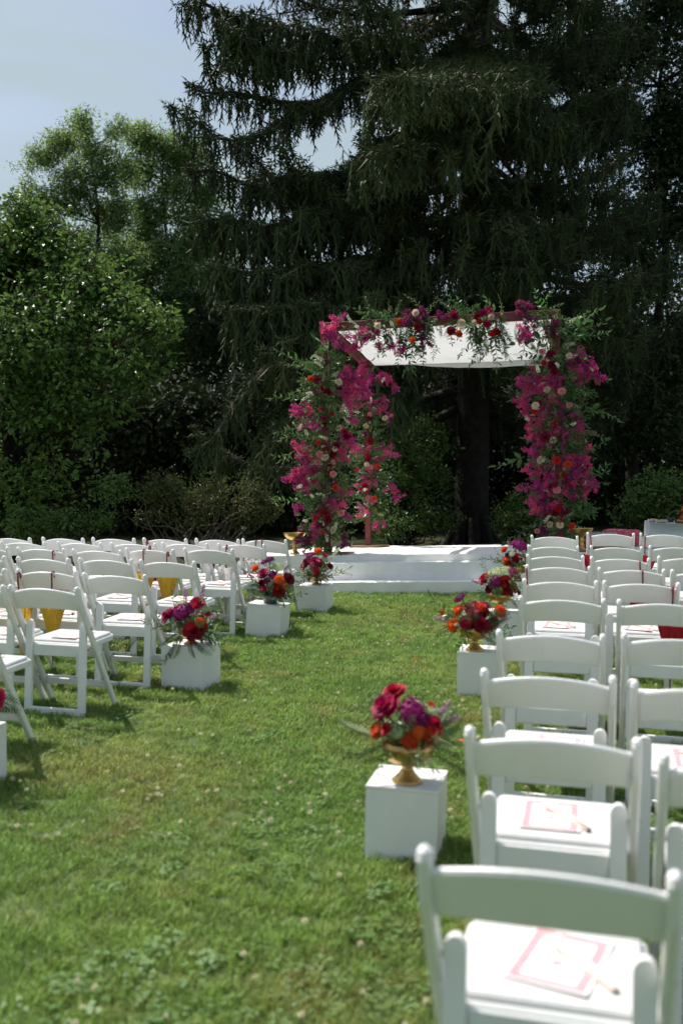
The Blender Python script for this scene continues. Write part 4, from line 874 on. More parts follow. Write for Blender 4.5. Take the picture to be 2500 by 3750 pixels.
# ------------------------------------------------------------------ on and beside the stage
def st_on(u, v):                       # pixel -> point on the platform top (stage frame)
    a = STAGE_INV @ CAMP; d = STAGE_INV.to_3x3() @ ray(u, v); return a + d*(-a.z/d.z)
def big_bowl(x, y, label, filled):
    o = thing('footed_urn', label, 'bowl', STAGE @ Matrix.Translation((x, y, 0.008)), 'large gold bowls on the stage')
    b1 = MB(); b1.lathe([(.060, 0), (.062, .006), (.058, .016), (.040, .030), (.030, .046), (.028, .056), (.036, .066), (.030, .078), (.024, .088), (.030, .108), (.037, .124), (.030, .142), (.025, .154), (.034, .162), (.030, .172), (.02, .176)], 28); b1.build('pedestal', 'gold', o, True)
    b2 = MB(); b2.lathe([(.004, .172), (.05, .178), (.095, .198), (.125, .228), (.140, .262), (.143, .270), (.138, .270), (.120, .232), (.09, .206), (.004, .186)], 40); b2.build('bowl', 'gold', o, True)
    if filled:
        f = MB()
        for k in range(60): a = U(0, 6.28); r = .12*math.sqrt(U(0, 1)); f.leaf((r*math.cos(a), r*math.sin(a), .255+U(0, .02)), rdir(), Vector((0, 0, 1)), .03, .02, 0, .1, .1, 1)
        f.build('petals', 'white_fl', o)
big_bowl(-.40, -.12, 'gold footed bowl at the left front corner of the stage', False)
q_ = st_local(2128, 2026, -.15)
big_bowl(q_.x, -.15, 'gold footed bowl with petals at the right front of the stage', True)

BX = st_local(2210, 1985, 0.55).x
o = thing('carved_box', 'flat gilded carved box at the bottom of the pile on the stage', 'box', STAGE @ Matrix.Translation((BX, .62, 0.012)))
MB().box((0, 0, .045), (.36, .28, .09), bev=.004).build('body', 'carve', o); MB().box((0, -.142, .045), (.30, .006, .055), bev=.002).build('carved_panel', 'carve', o)
for z in (.004, .086): MB().box((0, 0, z), (.38, .30, .010), bev=.002).build('moulding', 'brownwood', o)
o = thing('wooden_box', 'plain wooden box on top of the gilded box', 'box', STAGE @ Matrix.Translation((BX-.01, .62, 0.104)))
MB().box((0, 0, .038), (.31, .24, .074), bev=.004).build('body', 'brownwood', o); MB().box((0, 0, .081), (.325, .255, .010), bev=.002).build('lid', 'brownwood', o)
# silver-grey cloth thrown over it
V = []; F = []; nx, ny = 26, 20
for j in range(ny):
    for i in range(nx):
        x = -.20+.40*i/(nx-1); y = -.20+.36*j/(ny-1); ov = max(0, abs(x)-.165)+max(0, -y-.132)
        V.append((x-(.0 if ov == 0 else math.copysign(min(ov, .03)*.5, x)*(abs(x) > .165)), y+(min(.05, max(0, -y-.132))*.8 if -y > .132 else 0), .012+.010*abs(mnoise.noise(Vector((x*14, y*14, 2))))-ov*.95-.02*(ov > .04)*mnoise.noise(Vector((x*20, y*20, 5)))))
for j in range(ny-1):
    for i in range(nx-1): F.append((j*nx+i, j*nx+i+1, (j+1)*nx+i+1, (j+1)*nx+i))
b_ = MB(); b_.add(V, F); o = b_.build('draped_cloth', 'grey_silk', None, True, STAGE @ Matrix.Translation((BX-.02, .62, 0.192))); tag(o, 'crumpled silver grey cloth draped over the wooden box', 'cloth')
def bolster(x, y, z, sx, sy, sz, label, rz):
    V = []; F = []; nu, nv = 28, 16
    for j in range(nv):
        t = -1+2*j/(nv-1); px = sx/2*math.copysign(abs(t)**.75, t); k = (1-abs(t)**6)**.5*.92+.08*(abs(t) < .999)
        for i in range(nu):
            a = 2*math.pi*i/nu; c_, s_ = math.cos(a), math.sin(a); f = (abs(c_)**5+abs(s_)**5)**(-1/5)
            V.append((px, sy/2*c_*f*k*(1+.03*mnoise.noise(Vector((t*3, a, 1)))), sz/2*s_*f*k*(1-.06*math.sin(t*3)+.05*mnoise.noise(Vector((t*2, c_*2, s_*2))))))
    for j in range(nv-1):
        for i in range(nu): q = (i+1) % nu; F.append((j*nu+i, j*nu+q, (j+1)*nu+q, (j+1)*nu+i))
    F.append(tuple(range(nu))); F.append(tuple((nv-1)*nu+i for i in range(nu-1, -1, -1)))
    b_ = MB(); b_.add(V, F); o = b_.build('cushion', 'brocade', None, True, STAGE @ T(x, y, z, rz)); tag(o, label, 'cushion')
bolster(BX+.24, .95, .125, .52, .30, .235, 'pink brocade cushion behind the boxes on the stage', R(-4))
bolster(BX-.10, 1.00, .06, .50, .34, .11, 'flat dark pink brocade cushion lying behind the gilded box', R(3))

# the cloth covered table on the right
tb = at(2379, 1916, 13.4); TX, TY = tb.x, tb.y; TZ = tb.z; g0 = gz(TX+.6, TY+.4)
o = thing('side_table', 'table under a pale blue grey cloth at the right edge behind the chairs', 'table', T(TX, TY, g0, R(3)))
H_ = TZ-g0; V = []; F = []; rim = []
Lx, Ly = 1.5, .76; per = [(x, 0) for x in np.linspace(0, Lx, 40)] + [(Lx, y) for y in np.linspace(0, Ly, 20)[1:]] + [(x, Ly) for x in np.linspace(Lx, 0, 40)[1:]] + [(0, y) for y in np.linspace(Ly, 0, 20)[1:-1]]
n = len(per)
for r_ in range(6):
    t = r_/5
    for i, (x, y) in enumerate(per):
        ox = (x-Lx/2)/(Lx/2); oy = (y-Ly/2)/(Ly/2); k = .05*t+.018*math.sin(i*1.15)*t+.01*math.sin(i*.6+1)*t
        nxv = Vector((ox if abs(ox) > .99 else ox*.15, oy if abs(oy) > .99 else oy*.15, 0)).normalized(); V.append((x+nxv.x*k, y+nxv.y*k, H_*(1-t)+.02*t))
for r_ in range(5):
    for i in range(n): q = (i+1) % n; F.append((r_*n+i, r_*n+q, (r_+1)*n+q, (r_+1)*n+i))
F.append(tuple(range(n)))
b_ = MB(); b_.add(V, F); b_.build('tablecloth', 'tablecloth', o, True)
TM = T(TX, TY, TZ+.002, R(3))
def dish(x, y, r, h, mname, label, content=None, nm='dish'):
    o = thing(nm, label, 'dish', TM @ Matrix.Translation((x, y, 0)), 'dishes on the side table')
    b_ = MB(); b_.lathe([(.004, 0), (r*.7, 0), (r*.95, h*.8), (r, h), (r*.94, h), (r*.66, h*.25), (.004, h*.2)], 24); b_.build('bowl', mname, o, True)
    if content:
        c_ = MB()
        for k in range(26): a = U(0, 6.28); q = r*.75*math.sqrt(U(0, 1)); c_.box((q*math.cos(a), q*math.sin(a), h*.55+U(0, .02)), (.025, .02, .018), bev=.004, mtx=None)
        c_.build('sweets', content, o)
dish(.16, .14, .085, .035, 'organza', 'shallow glass dish of sweets at the table corner', 'food')
dish(.05, .25, .06, .04, 'organza', 'small clear bowl at the left edge of the table', 'food')
dish(.42, .16, .07, .03, 'gold', 'small gold dish beside the red tray', 'food')
dish(.30, .32, .055, .06, 'glass', 'clear glass cup between the dishes')
o = thing('tray', 'dark red tray on the side table', 'tray', TM @ Matrix.Translation((.52, .18, .0)))
MB().box((0, 0, .004), (.34, .24, .008), bev=.002).build('base', 'redwood', o)
for s in (-1, 1): MB().box((0, s*.117, .016), (.34, .008, .016), bev=.002).build('rim', 'redwood', o); MB().box((s*.167, 0, .0165), (.008, .224, .015), bev=.002).build('rim', 'redwood', o)
o = thing('red_pot', 'red pot with leaves and a coconut at the right picture edge', 'pot', TM @ Matrix.Translation((.50, .34, 0)))
b_ = MB(); b_.lathe([(.004, 0), (.05, 0), (.085, .03), (.09, .07), (.06, .11), (.045, .125), (.062, .145), (.055, .145), (.04, .12)], 24); b_.build('pot', 'terracotta', o, True)
b_ = MB(); b_.lathe([(.004, .115), (.05, .13), (.062, .17), (.05, .21), (.02, .235), (.003, .25)], 16); b_.build('coconut', 'orange', o, True)
for k in range(7):
    a = k*.9; b_ = MB(); b_.leaf((.03*math.cos(a), .03*math.sin(a), .13), (math.cos(a), math.sin(a), .35), (0, 0, 1), .15, .05, 0, .15, .2); b_.build('leaf', 'ruscus', o)

# ------------------------------------------------------------------ trees
def nrand(n, k=3): return RNG.normal(size=(n, k))
def leaf_clump(n, rad, ll, lw, mi=0, seed=0, upb=0.7, seg=1, flat=0.75):
    random.seed(seed); mb = MB()
    for k in range(n):
        d = rdir(); p = Vector((d.x, d.y, d.z*flat))*rad*U(.15, 1)**0.6
        nd = (rdir()+Vector((0, 0, upb))).normalized(); g = (Vector((d.x, d.y, d.z*.3-.35))+rdir()*.6).normalized(); s = U(.7, 1.2)
        mb.leaf(p, g, nd, ll*s, lw*s, mi, 0.14, .18, seg)
    # a few fine twigs
    for k in range(3):
        d = rdir()*rad*.8; mb.tube([(0, 0, 0), d*.5+rdir()*rad*.1, d], [.010*rad/.3, .007*rad/.3, .003], 3, 1, False)
    return mb
def limb(mb, a, b, r0, r1, wob=0.12, n=7, sides=6, mi=0, sag=0.0):
    a = Vector(a); b = Vector(b); L_ = (b-a).length; pts = []; ph = rdir()*10
    for i in range(n):
        t = i/(n-1); p = a.lerp(b, t); k = math.sin(math.pi*t)*wob*L_
        p = p + Vector((mnoise.noise(ph+Vector((t*2.2, 0, 0))), mnoise.noise(ph+Vector((0, t*2.2, 5))), mnoise.noise(ph+Vector((3, 0, t*2.2)))*.5))*k*2 + Vector((0, 0, -sag*L_*math.sin(math.pi*t)))
        pts.append(p)
    mb.tube(pts, [r0+(r1-r0)*(i/(n-1)) for i in range(n)], sides, mi, False); return pts
def broad_tree(name, label, base, top, lobes, mname, n_per, protos, csz, trunk_r, gap=0.05, nsc=0.8, tint=0.5, group=None, barkm='bark', shell=0.35, sub=5, trunk_top=None, lowz=None):
    """lobes: (point, radius[, vertical squash]); clumps fill the outer part of each lobe, thinned by noise"""
    base = Vector(base); t = thing(name, label, 'tree', Matrix.Translation(base), group)
    inv = Matrix.Translation(-base); tr = MB(); top = Vector(top)
    tp = limb(tr, base+Vector((0, 0, -.15)), top, trunk_r, trunk_r*.18, .05, 12, 9)
    for (c, r) in lobes:
        c = Vector(c)
        cand = [p for p in tp if p.z < c.z-0.15*r] or [tp[1]]
        s = min(cand, key=lambda p: (p-c).length + 0.5*abs((c.z-p.z)-0.6*(Vector((c.x-p.x, c.y-p.y))).length))
        rr = max(.02, trunk_r*.16*min(1.6, r)); lp = limb(tr, s, c, rr*1.4, rr*.5, .12, 7, 6)
        for k in range(sub):
            d = rdir(); d.z = abs(d.z)*.8-.2; limb(tr, lp[random.randint(3, 6)], c+d*r*.85, rr*.45, .006, .15, 5, 4)
    tr.v = [tuple(Vector(p)-base) for p in tr.v]
    tr.build('trunk', barkm, t, True)
    P = []; TN = []
    for (c, r) in lobes:
        low = 1.0 if lowz is None else float(np.clip((c[2]-lowz[0])/(lowz[1]-lowz[0]), lowz[2], 1))
        n = int(n_per*r*r*low); c = np.array(c)
        d = nrand(n); d /= np.linalg.norm(d, axis=1)[:, None]; q = (shell+(1-shell)*RNG.random(n)**.7)[:, None]
        # lumpy surface
        lum = np.array([0.82+0.62*mnoise.noise(Vector((a[0]*1.8+c[0], a[1]*1.8+c[1], a[2]*1.8))) for a in d])[:, None]
        wisp = np.where(RNG.random(n) < .12, RNG.uniform(1.0, 1.45, n), 1.0)[:, None]
        pts = c + d*q*r*lum*wisp*np.array([1, 1, .82])
        for p, dd in zip(pts, d):
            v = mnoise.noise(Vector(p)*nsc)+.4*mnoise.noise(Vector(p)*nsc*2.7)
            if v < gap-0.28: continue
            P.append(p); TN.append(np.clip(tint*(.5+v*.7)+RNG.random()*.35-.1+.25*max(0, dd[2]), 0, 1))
    P = np.array(P)-np.array(base); n = len(P)
    rot = np.stack([RNG.uniform(-.55, .55, n), RNG.uniform(-.55, .55, n), RNG.uniform(0, 6.28, n)], 1)
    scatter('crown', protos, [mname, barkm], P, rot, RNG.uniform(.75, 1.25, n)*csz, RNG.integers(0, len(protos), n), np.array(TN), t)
    return t
LC_big = [leaf_clump(15, .30, .115, .075, 0, k, seg=1) for k in range(4)]
LC_fine = [leaf_clump(22, .36, .13, .062, 0, k+10, upb=.4) for k in range(4)]
LC_mass = [leaf_clump(22, .50, .14, .085, 0, k+20) for k in range(3)]
LC_small = [leaf_clump(16, .17, .055, .034, 0, k+30, upb=.9) for k in range(4)]
def gp(u, d):                        # ground point under pixel column u, d metres ahead
    p = at(u, 1718, d); return Vector((p.x, p.y, gz(p.x, p.y)))
def lob(L_): return [(at(u, v, d), r) for (u, v, d, r) in L_]

broad_tree('broadleaf_tree', 'leafy broadleaf tree with glossy sunlit leaves at the left edge', gp(60, 19.3), at(30, 900, 19.5),
  lob([(30, 830, 19.6, .85), (130, 900, 19.4, .9), (60, 1030, 19.2, 1.25), (260, 1020, 19.0, .85), (350, 1110, 18.6, .85), (470, 1170, 18.2, .72), (570, 1200, 17.9, .48), (440, 1300, 18.0, .95), (200, 1260, 18.3, 1.3), (-140, 960, 19.6, 1.4), (-150, 1300, 18.7, 1.7), (20, 1480, 18.3, 1.25), (340, 1450, 18.2, .85), (200, 1560, 18.3, .9), (270, 1660, 18.0, .65), (350, 1760, 18.0, .5), (60, 1730, 18.6, 1.1), (-200, 1700, 19.0, 1.5), (530, 1390, 18.3, .55), (290, 1880, 18.2, .45), (120, 1900, 18.2, .6)]),
  'leaf_left', 300, LC_big, .92, .17, gap=.22, nsc=1.25, tint=.5, sub=4, shell=.55, lowz=(1.0, 5.0, .30))
grp = 'airy trees rising behind the left side'
broad_tree('background_tree', 'tall airy tree with bare twigs on top, left against the sky', gp(320, 38), at(315, 400, 38),
  lob([(300, 450, 38, .75), (240, 540, 38, 1.05), (350, 530, 37.5, .95), (430, 470, 38.2, .7), (150, 600, 38, .95), (290, 660, 37.4, 1.3), (430, 640, 38, 1.1), (140, 720, 38, .8), (230, 780, 38, 1.0), (400, 790, 38, 1.2), (300, 900, 38, 1.2), (200, 1000, 38.5, 1.6), (420, 980, 38, 1.5)]),
  'leaf_far', 150, LC_fine, .95, .15, gap=.27, nsc=.9, tint=.7, group=grp, sub=7)
broad_tree('background_tree', 'rounder airy tree between the tall left tree and the spruce', gp(600, 40), at(600, 520, 40),
  lob([(520, 500, 40, .85), (590, 540, 40, .95), (660, 560, 40, .95), (500, 610, 40, 1.1), (610, 660, 39.5, 1.3), (720, 600, 40, 1.0), (560, 770, 40, 1.3), (690, 760, 40, 1.4), (800, 700, 40, 1.3), (480, 880, 40, 1.5), (620, 920, 39.5, 1.6), (760, 900, 40, 1.6), (560, 1060, 39.5, 1.7), (700, 1080, 39.5, 1.7), (850, 1040, 40, 1.7), (620, 1230, 39.2, 1.7), (480, 1180, 39.5, 1.6), (780, 1240, 39.5, 1.8)]),
  'leaf_far', 120, LC_fine, 1.05, .15, gap=.18, nsc=.8, tint=.65, group=grp, sub=6)
broad_tree('shade_tree', 'dark leafy tree with sky showing through at the right edge', gp(2340, 27), at(2440, 150, 27),
  lob([(2400, 60, 27, 1.5), (2290, 200, 27, 1.2), (2480, 300, 26.5, 1.4), (2190, 90, 27, 1.2), (2240, 430, 27, 1.15), (2420, 520, 27, 1.2), (2340, 720, 27, 1.15), (2490, 800, 27, 1.1), (2270, 880, 27, 1.2), (2440, 1030, 27, 1.1), (2330, 1130, 27, 1.1), (2570, 560, 27, 1.5), (2140, 280, 27, 1.2), (2580, 150, 27, 1.6), (2300, 1330, 27, 1.3), (2460, 1400, 27, 1.4), (2200, 1200, 27, 1.2), (2370, 1560, 26.5, 1.2), (2560, 1250, 27, 1.5), (2250, -150, 27, 1.6), (2480, -180, 27, 1.7), (2190, 1500, 26.5, 1.1)]),
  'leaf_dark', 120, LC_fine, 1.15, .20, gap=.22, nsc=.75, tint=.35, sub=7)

# ---- the big spruce
def spin(mb, p, d, ln, r):
    x, y = ortho(d); b = p+d*ln*.15; a = U(0, 6); vs = [b+(x*math.cos(a+q*2.094)+y*math.sin(a+q*2.094))*r for q in range(3)]+[p+d*ln]
    mb.add(vs, [(0, 1, 3), (1, 2, 3), (2, 0, 3)])
def strand(seed, ln=1.0, n=15):
    """hanging branchlet: thin twig with short needled side shoots, all drooping"""
    random.seed(seed); mb = MB(); pts = []
    for i in range(7):
        t = i/6; pts.append(Vector((.05*math.sin(t*3+seed), .05*math.cos(t*2.3+seed*2)-.05, -ln*t)))
    mb.tube([pts[0], pts[2], pts[4], pts[6]], [.015, .016, .015, .004], 3, 0, False)
    for k in range(n):
        t = .06+.9*k/n; i = min(5, int(t*6)); p = pts[i].lerp(pts[i+1], t*6-i); a = k*2.4+U(-.4, .4)
        d = Vector((math.cos(a)*.62, math.sin(a)*.62, -1.0+U(-.2, .35))).normalized(); L_ = U(.09, .20)*(1.15-.5*t)
        spin(mb, p, d, L_*1.1, .0165)
    return mb
def sprig(seed, n=15):
    random.seed(seed); mb = MB()
    for k in range(n):
        a = k*2.4; t = k/n; d = Vector((math.cos(a)*U(.4, .9), math.sin(a)*U(.4, .9), U(-.6, .45))).normalized(); L_ = U(.07, .17)
        spin(mb, d*U(0, .09), d, L_, .015)
    return mb
SP = [strand(k, U(.42, .70), 11) for k in range(5)] + [sprig(k) for k in range(3)]
def spruce(label, base, height, branches, heroes=()):
    base = Vector(base); t = thing('spruce_tree', label, 'tree', Matrix.Translation(base)); tr = MB()
    limb(tr, base+Vector((0, 0, -.2)), base+Vector((0, 0, height*.5)), .40, .30, .01, 10, 14); limb(tr, base+Vector((0, 0, height*.5-.1)), base+Vector((.2, 0, height)), .30, .04, .01, 8, 10)
    for k in range(9):   # root flare
        a = k*.7; tr.tube([base+Vector((math.cos(a)*.30, math.sin(a)*.30, .8)), base+Vector((math.cos(a)*.42, math.sin(a)*.42, .25)), base+Vector((math.cos(a)*.75, math.sin(a)*.75, -.15))], [.14, .17, .10], 6, 0, False)
    P = []; RO = []; S_ = []; ID = []; TN = []
    def hang(p, tang, ln, tn, spr=.06):
        P.append(p); RO.append((U(-.30, .30), U(-.30, .30), U(0, 6.28))); S_.append(ln); ID.append(random.randint(0, 4)); TN.append(tn)
    def dress(pts, dens, lmin, lmax, tn):
        dens *= 1.45
        for i in range(len(pts)-1):
            seg = pts[i+1]-pts[i]; n = max(1, int(seg.length*dens+random.random()))
            for q in range(n):
                p = pts[i]+seg*random.random(); hang(p+Vector((U(-.04, .04), U(-.04, .04), U(-.03, .02))), seg, U(lmin, lmax)*random.choice((.6, .9, 1.1, 1.25)), np.clip(tn+U(-.3, .3), 0, 1))
                if random.random() < .5: P.append(p); RO.append((U(-.5, .5), U(-.5, .5), U(0, 6.28))); S_.append(U(.7, 1.35)); ID.append(random.randint(5, 7)); TN.append(np.clip(tn+U(-.1, .3), 0, 1))
    def bough(pts, r0, fol0=.22, dens=9.0, hl=.8, side=1.5, tn=.35):
        """main limb through pts; side branches and curtains of branchlets from fol0 outwards"""
        k = len(pts); tr.tube(pts, [r0*(1-.88*i/(k-1)) for i in range(k)], 6, 1 if r0 < .09 else 0, False)
        cum = [0]
        for i in range(k-1): cum.append(cum[-1]+(pts[i+1]-pts[i]).length)
        tot = cum[-1]; s = tot*fol0; tog = 1
        while s < tot*.985:
            i = max(j for j in range(k-1) if cum[j] <= s); f = (s-cum[i])/(cum[i+1]-cum[i]); p = pts[i].lerp(pts[i+1], f); d = (pts[i+1]-pts[i]).normalized()
            sd = d.cross(Vector((0, 0, 1))).normalized()*tog; w = s/tot; L_ = side*(.35+.9*math.sin(math.pi*min(1, w*.9+.08)))*U(.55, 1.1)
            if w > .8: L_ *= .6
            q1 = p+(sd*.75+d*.65)*L_*.5+Vector((0, 0, -.02)); q2 = p+(sd*.6+d*.8)*L_+Vector((0, 0, U(-.22, .06)*L_)); q3 = q2+(d+sd*.3)*.12*L_+Vector((0, 0, .08))
            sp = [p, q1, q2, q3]; tr.tube(sp, [.016+.010*L_, .012+.006*L_, .009, .005], 4, 1, False); dress(sp, dens, .35*hl, 1.05*hl, tn+U(-.15, .15))
            tog = -tog; s += U(.16, .34)
        st = max(j for j in range(k-1) if cum[j] <= tot*fol0); dress(pts[st:], dens*1.1, .4*hl, 1.0*hl, tn)
        for q in range(4): P.append(pts[-1]+rdir()*.06); RO.append((U(-.6, .6), U(-.6, .6), U(0, 6.28))); S_.append(U(.7, 1.1)); ID.append(random.randint(5, 7)); TN.append(tn+.2)
    for (z, az, L_, tn) in branches:
        rl = (az-toward+math.pi) % (2*math.pi)-math.pi; thin = (.35 if z > 12.8 else 1.0)*(.6 if abs(rl) > 2.2 else 1.0)
        o = Vector((math.cos(az), math.sin(az), 0)); st = base+Vector((0, 0, z))+o*.3; pts = []
        sg = U(.12, .30); up = U(.0, .14); ph = U(0, 9)
        for i in range(11):
            s = i/10; pts.append(st+o*L_*s*(1-.06*s)+Vector((0, 0, L_*(up*s-sg*math.sin(math.pi*.62*s)+.16*s**4)))+o.cross(Vector((0, 0, 1)))*.22*math.sin(s*3+ph)*s)
        bough(pts, .045+.011*L_, U(.22, .4) if z > 6 else U(.04, .12), 8.5*thin, U(.65, 1.05)*(1.3 if thin < .5 else 1), U(1.0, 1.6), tn)
    for (pl, r0, f0, de, hl, sd, tn) in heroes:
        raw = [at(*p) for p in pl]; pts = []
        for i in range(len(raw)-1):   # smooth the polyline
            p0, p1, p2, p3 = raw[max(0, i-1)], raw[i], raw[i+1], raw[min(len(raw)-1, i+2)]
            for q in range(4):
                t_ = q/4; pts.append(0.5*((2*p1)+(p2-p0)*t_+(2*p0-5*p1+4*p2-p3)*t_*t_+(3*p1-p0-3*p2+p3)*t_**3))
        pts.append(raw[-1]); bough(pts, r0, f0, de*1.1, hl*1.28, sd*1.1, tn)
    tr.v = [tuple(Vector(p)-base) for p in tr.v]; tr.build('trunk', ['bark', 'bark_pale'], t, True)
    P_ = np.array([tuple(p) for p in P])-np.array(base)
    scatter('crown', SP, ['needle'], P_, np.array(RO), np.array(S_), np.array(ID), np.clip(np.array(TN), 0, 1), t)
    print('spruce strands', len(P))
random.seed(5)
SB = gp(1730, 23.0)
br = []
toward = math.atan2(-SB.y, -SB.x)            # from trunk to the eye
for k in range(126):
    z = 3.0+15*(k/126)**1.0+U(-.2, .2); az = toward + (k*2.399963 % (2*math.pi)) + U(-.2, .2)
    rel = (az-toward+math.pi) % (2*math.pi)-math.pi
    L_ = (7.3-.20*z)*U(.78, 1.08)
    if z < 4.7 and abs(rel) < 1.25: continue             # open under the boughs behind the stage
    if abs(rel) < .6: L_ *= .85
    if -2.3 < rel < -.75 and 4.5 < z < 14 and random.random() < .6: continue    # the hand-placed boughs fill this side
    if .6 < rel < 2.6: L_ *= .68
    br.append((z, az, L_, U(.15, .5)))
heroes = [
 ([(1700, 60, 23), (1500, 160, 21.5), (1330, 150, 20.5), (1180, 140, 20), (1000, 105, 19.6), (860, 70, 19.3), (740, 10, 19), (690, 20, 18.8)], .13, .30, 11, .95, 1.1, .30),
 ([(1180, 140, 20), (1050, 190, 19.6), (960, 190, 19.4), (870, 150, 19.2), (820, 160, 19)], .05, .1, 11, .95, .9, .35),
 ([(1720, 120, 23), (1520, 260, 21), (1330, 290, 20.4), (1190, 370, 20), (1060, 380, 19.8), (950, 360, 19.5), (850, 340, 19.2), (760, 340, 19), (700, 325, 18.9)], .11, .52, 10, .75, .8, .3),
 ([(1190, 370, 20), (1050, 440, 19.6), (900, 510, 19.3), (800, 505, 19.1), (740, 460, 19), (680, 425, 18.9), (620, 395, 18.8)], .05, .1, 9, .75, .75, .3),
 ([(1720, 330, 23), (1450, 520, 21), (1250, 640, 20), (1080, 650, 19.6), (920, 680, 19.3), (800, 630, 19.1), (700, 625, 19)], .10, .35, 10, 1.0, 1.1, .3),
 ([(1720, 560, 23), (1400, 760, 20.5), (1150, 800, 19.5), (950, 830, 19.2), (820, 800, 19), (720, 815, 18.9)], .10, .30, 10, 1.15, 1.2, .32),
 ([(1720, 800, 23), (1350, 950, 20), (1100, 980, 19), (900, 1000, 18.6), (760, 970, 18.4)], .10, .30, 10, 1.2, 1.3, .38),
 ([(1720, 950, 23), (1400, 1080, 19.5), (1180, 1100, 18.5), (980, 1130, 18), (830, 1130, 17.8)], .10, .35, 11, 1.2, 1.4, .42),
 ([(1700, 1100, 23), (1400, 1200, 19), (1220, 1230, 18), (1080, 1240, 17.5), (980, 1290, 17.3)], .09, .35, 11, 1.2, 1.2, .42),
 ([(1690, 1200, 23), (1300, 1300, 19), (1010, 1333, 17.6), (940, 1380, 17.5), (880, 1440, 17.4), (804, 1570, 17.2), (765, 1616, 17.1), (700, 1655, 17)], .075, .42, 6, .85, .8, .38),
 ([(1680, 1300, 23), (1350, 1420, 19), (1150, 1480, 17.6), (1020, 1560, 17.2), (960, 1640, 17)], .07, .4, 10, 1.1, 1.0, .4),
 ([(1700, 150, 22.6), (1640, 240, 19.5), (1580, 290, 17.6), (1500, 300, 16.6), (1440, 290, 16.0)], .09, .3, 12, 1.0, 1.5, .62),
 ([(1760, 100, 22.6), (1740, 230, 19.5), (1720, 300, 17.6), (1690, 330, 16.8)], .09, .3, 11, .9, 1.4, .55),
 ([(1700, 420, 22.6), (1560, 500, 18.5), (1450, 540, 17.2), (1380, 560, 16.6)], .08, .3, 11, 1.0, 1.3, .45),
 ([(1780, 420, 22.6), (1850, 480, 19.5), (1900, 420, 18), (1960, 350, 17.4), (2010, 330, 17.2)], .08, .35, 7, .9, 1.2, .25),
 ([(1780, 600, 22.6), (1840, 720, 19.5), (1870, 820, 18), (1890, 850, 17.5)], .07, .4, 8, .8, 1.1, .4),
 ([(1760, 800, 22.6), (1850, 930, 19), (1900, 980, 18), (1950, 1000, 17.6)], .07, .4, 8, .9, 1.2, .25),
 ([(1720, 1150, 22.6), (1740, 1290, 20.5), (1830, 1340, 19.5), (1900, 1360, 19)], .05, .5, 5, .6, .7, .25),
]
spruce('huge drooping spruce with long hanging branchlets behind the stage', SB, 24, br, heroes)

# ---- woodland behind, understory
def mass(name, label, cat, boxes, protos, mats, csz, kind, tintv=.3, nsc=.5, gap=-.2):
    P = []; TN = []
    for (u0, u1, d0, d1, zt0, zt1, n) in boxes:
        for k in range(n):
            u = U(u0, u1); d = U(d0, d1); p = at(u, 1718, d); g = gz(p.x, p.y)
            ht = zt0+(zt1-zt0)*(.5+.9*mnoise.noise(Vector((p.x*.28, p.y*.28, 3)))); z = g+ht*(1-random.random()**1.6*.98)
            q = Vector((p.x, p.y, z)); v = mnoise.noise(q*nsc)
            if v < gap: continue
            P.append(tuple(q)); TN.append(min(1, max(0, tintv+v*.4+U(-.2, .2))))
    n = len(P); rot = np.stack([RNG.uniform(-.5, .5, n), RNG.uniform(-.5, .5, n), RNG.uniform(0, 6.28, n)], 1)
    o = scatter(name, protos, mats, np.array(P), rot, RNG.uniform(.75, 1.3, n)*csz, RNG.integers(0, len(protos), n), np.array(TN), None, None, kind)
    return tag(o, label, cat, kind=kind)
random.seed(31)
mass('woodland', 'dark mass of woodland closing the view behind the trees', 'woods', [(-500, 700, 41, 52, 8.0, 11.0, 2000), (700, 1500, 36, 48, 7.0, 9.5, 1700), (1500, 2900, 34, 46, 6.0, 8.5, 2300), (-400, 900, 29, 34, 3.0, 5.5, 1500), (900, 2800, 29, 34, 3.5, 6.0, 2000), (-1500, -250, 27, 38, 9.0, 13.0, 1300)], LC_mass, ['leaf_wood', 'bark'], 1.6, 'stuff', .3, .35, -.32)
def shrub(name, label, u, d, parts, mname, n_per, protos, csz, stems=7, barkm='bark', gap=-.02, tint=.4, group=None):
    base = gp(u, d); t = thing(name, label, 'shrub', Matrix.Translation(base), group); tr = MB(); P = []; TN = []
    for (uu, vv, dd, r) in parts:
        c = at(uu, vv, dd)
        for k in range(stems):
            e = c+rdir()*r*.9; limb(tr, base+Vector((U(-.12, .12), U(-.12, .12), -.05)), e, .018+.012*random.random(), .004, .28, 9, 4)
        for k in range(int(n_per*r*r)):
            x = rdir(); p = c+Vector((x.x, x.y, x.z*.7))*r*U(.3, 1)**.6; v = mnoise.noise(p*1.9)
            if v < gap-.2: continue
            P.append(tuple(p-base)); TN.append(min(1, max(0, tint+v*.5+U(-.25, .25))))
    tr.v = [tuple(Vector(p)-base) for p in tr.v]; tr.build('stems', barkm, t, True)
    n = len(P); rot = np.stack([RNG.uniform(-.5, .5, n), RNG.uniform(-.5, .5, n), RNG.uniform(0, 6.28, n)], 1)
    scatter('foliage', protos, [mname, 'bark'], np.array(P), rot, RNG.uniform(.75, 1.25, n)*csz, RNG.integers(0, len(protos), n), np.array(TN), t)
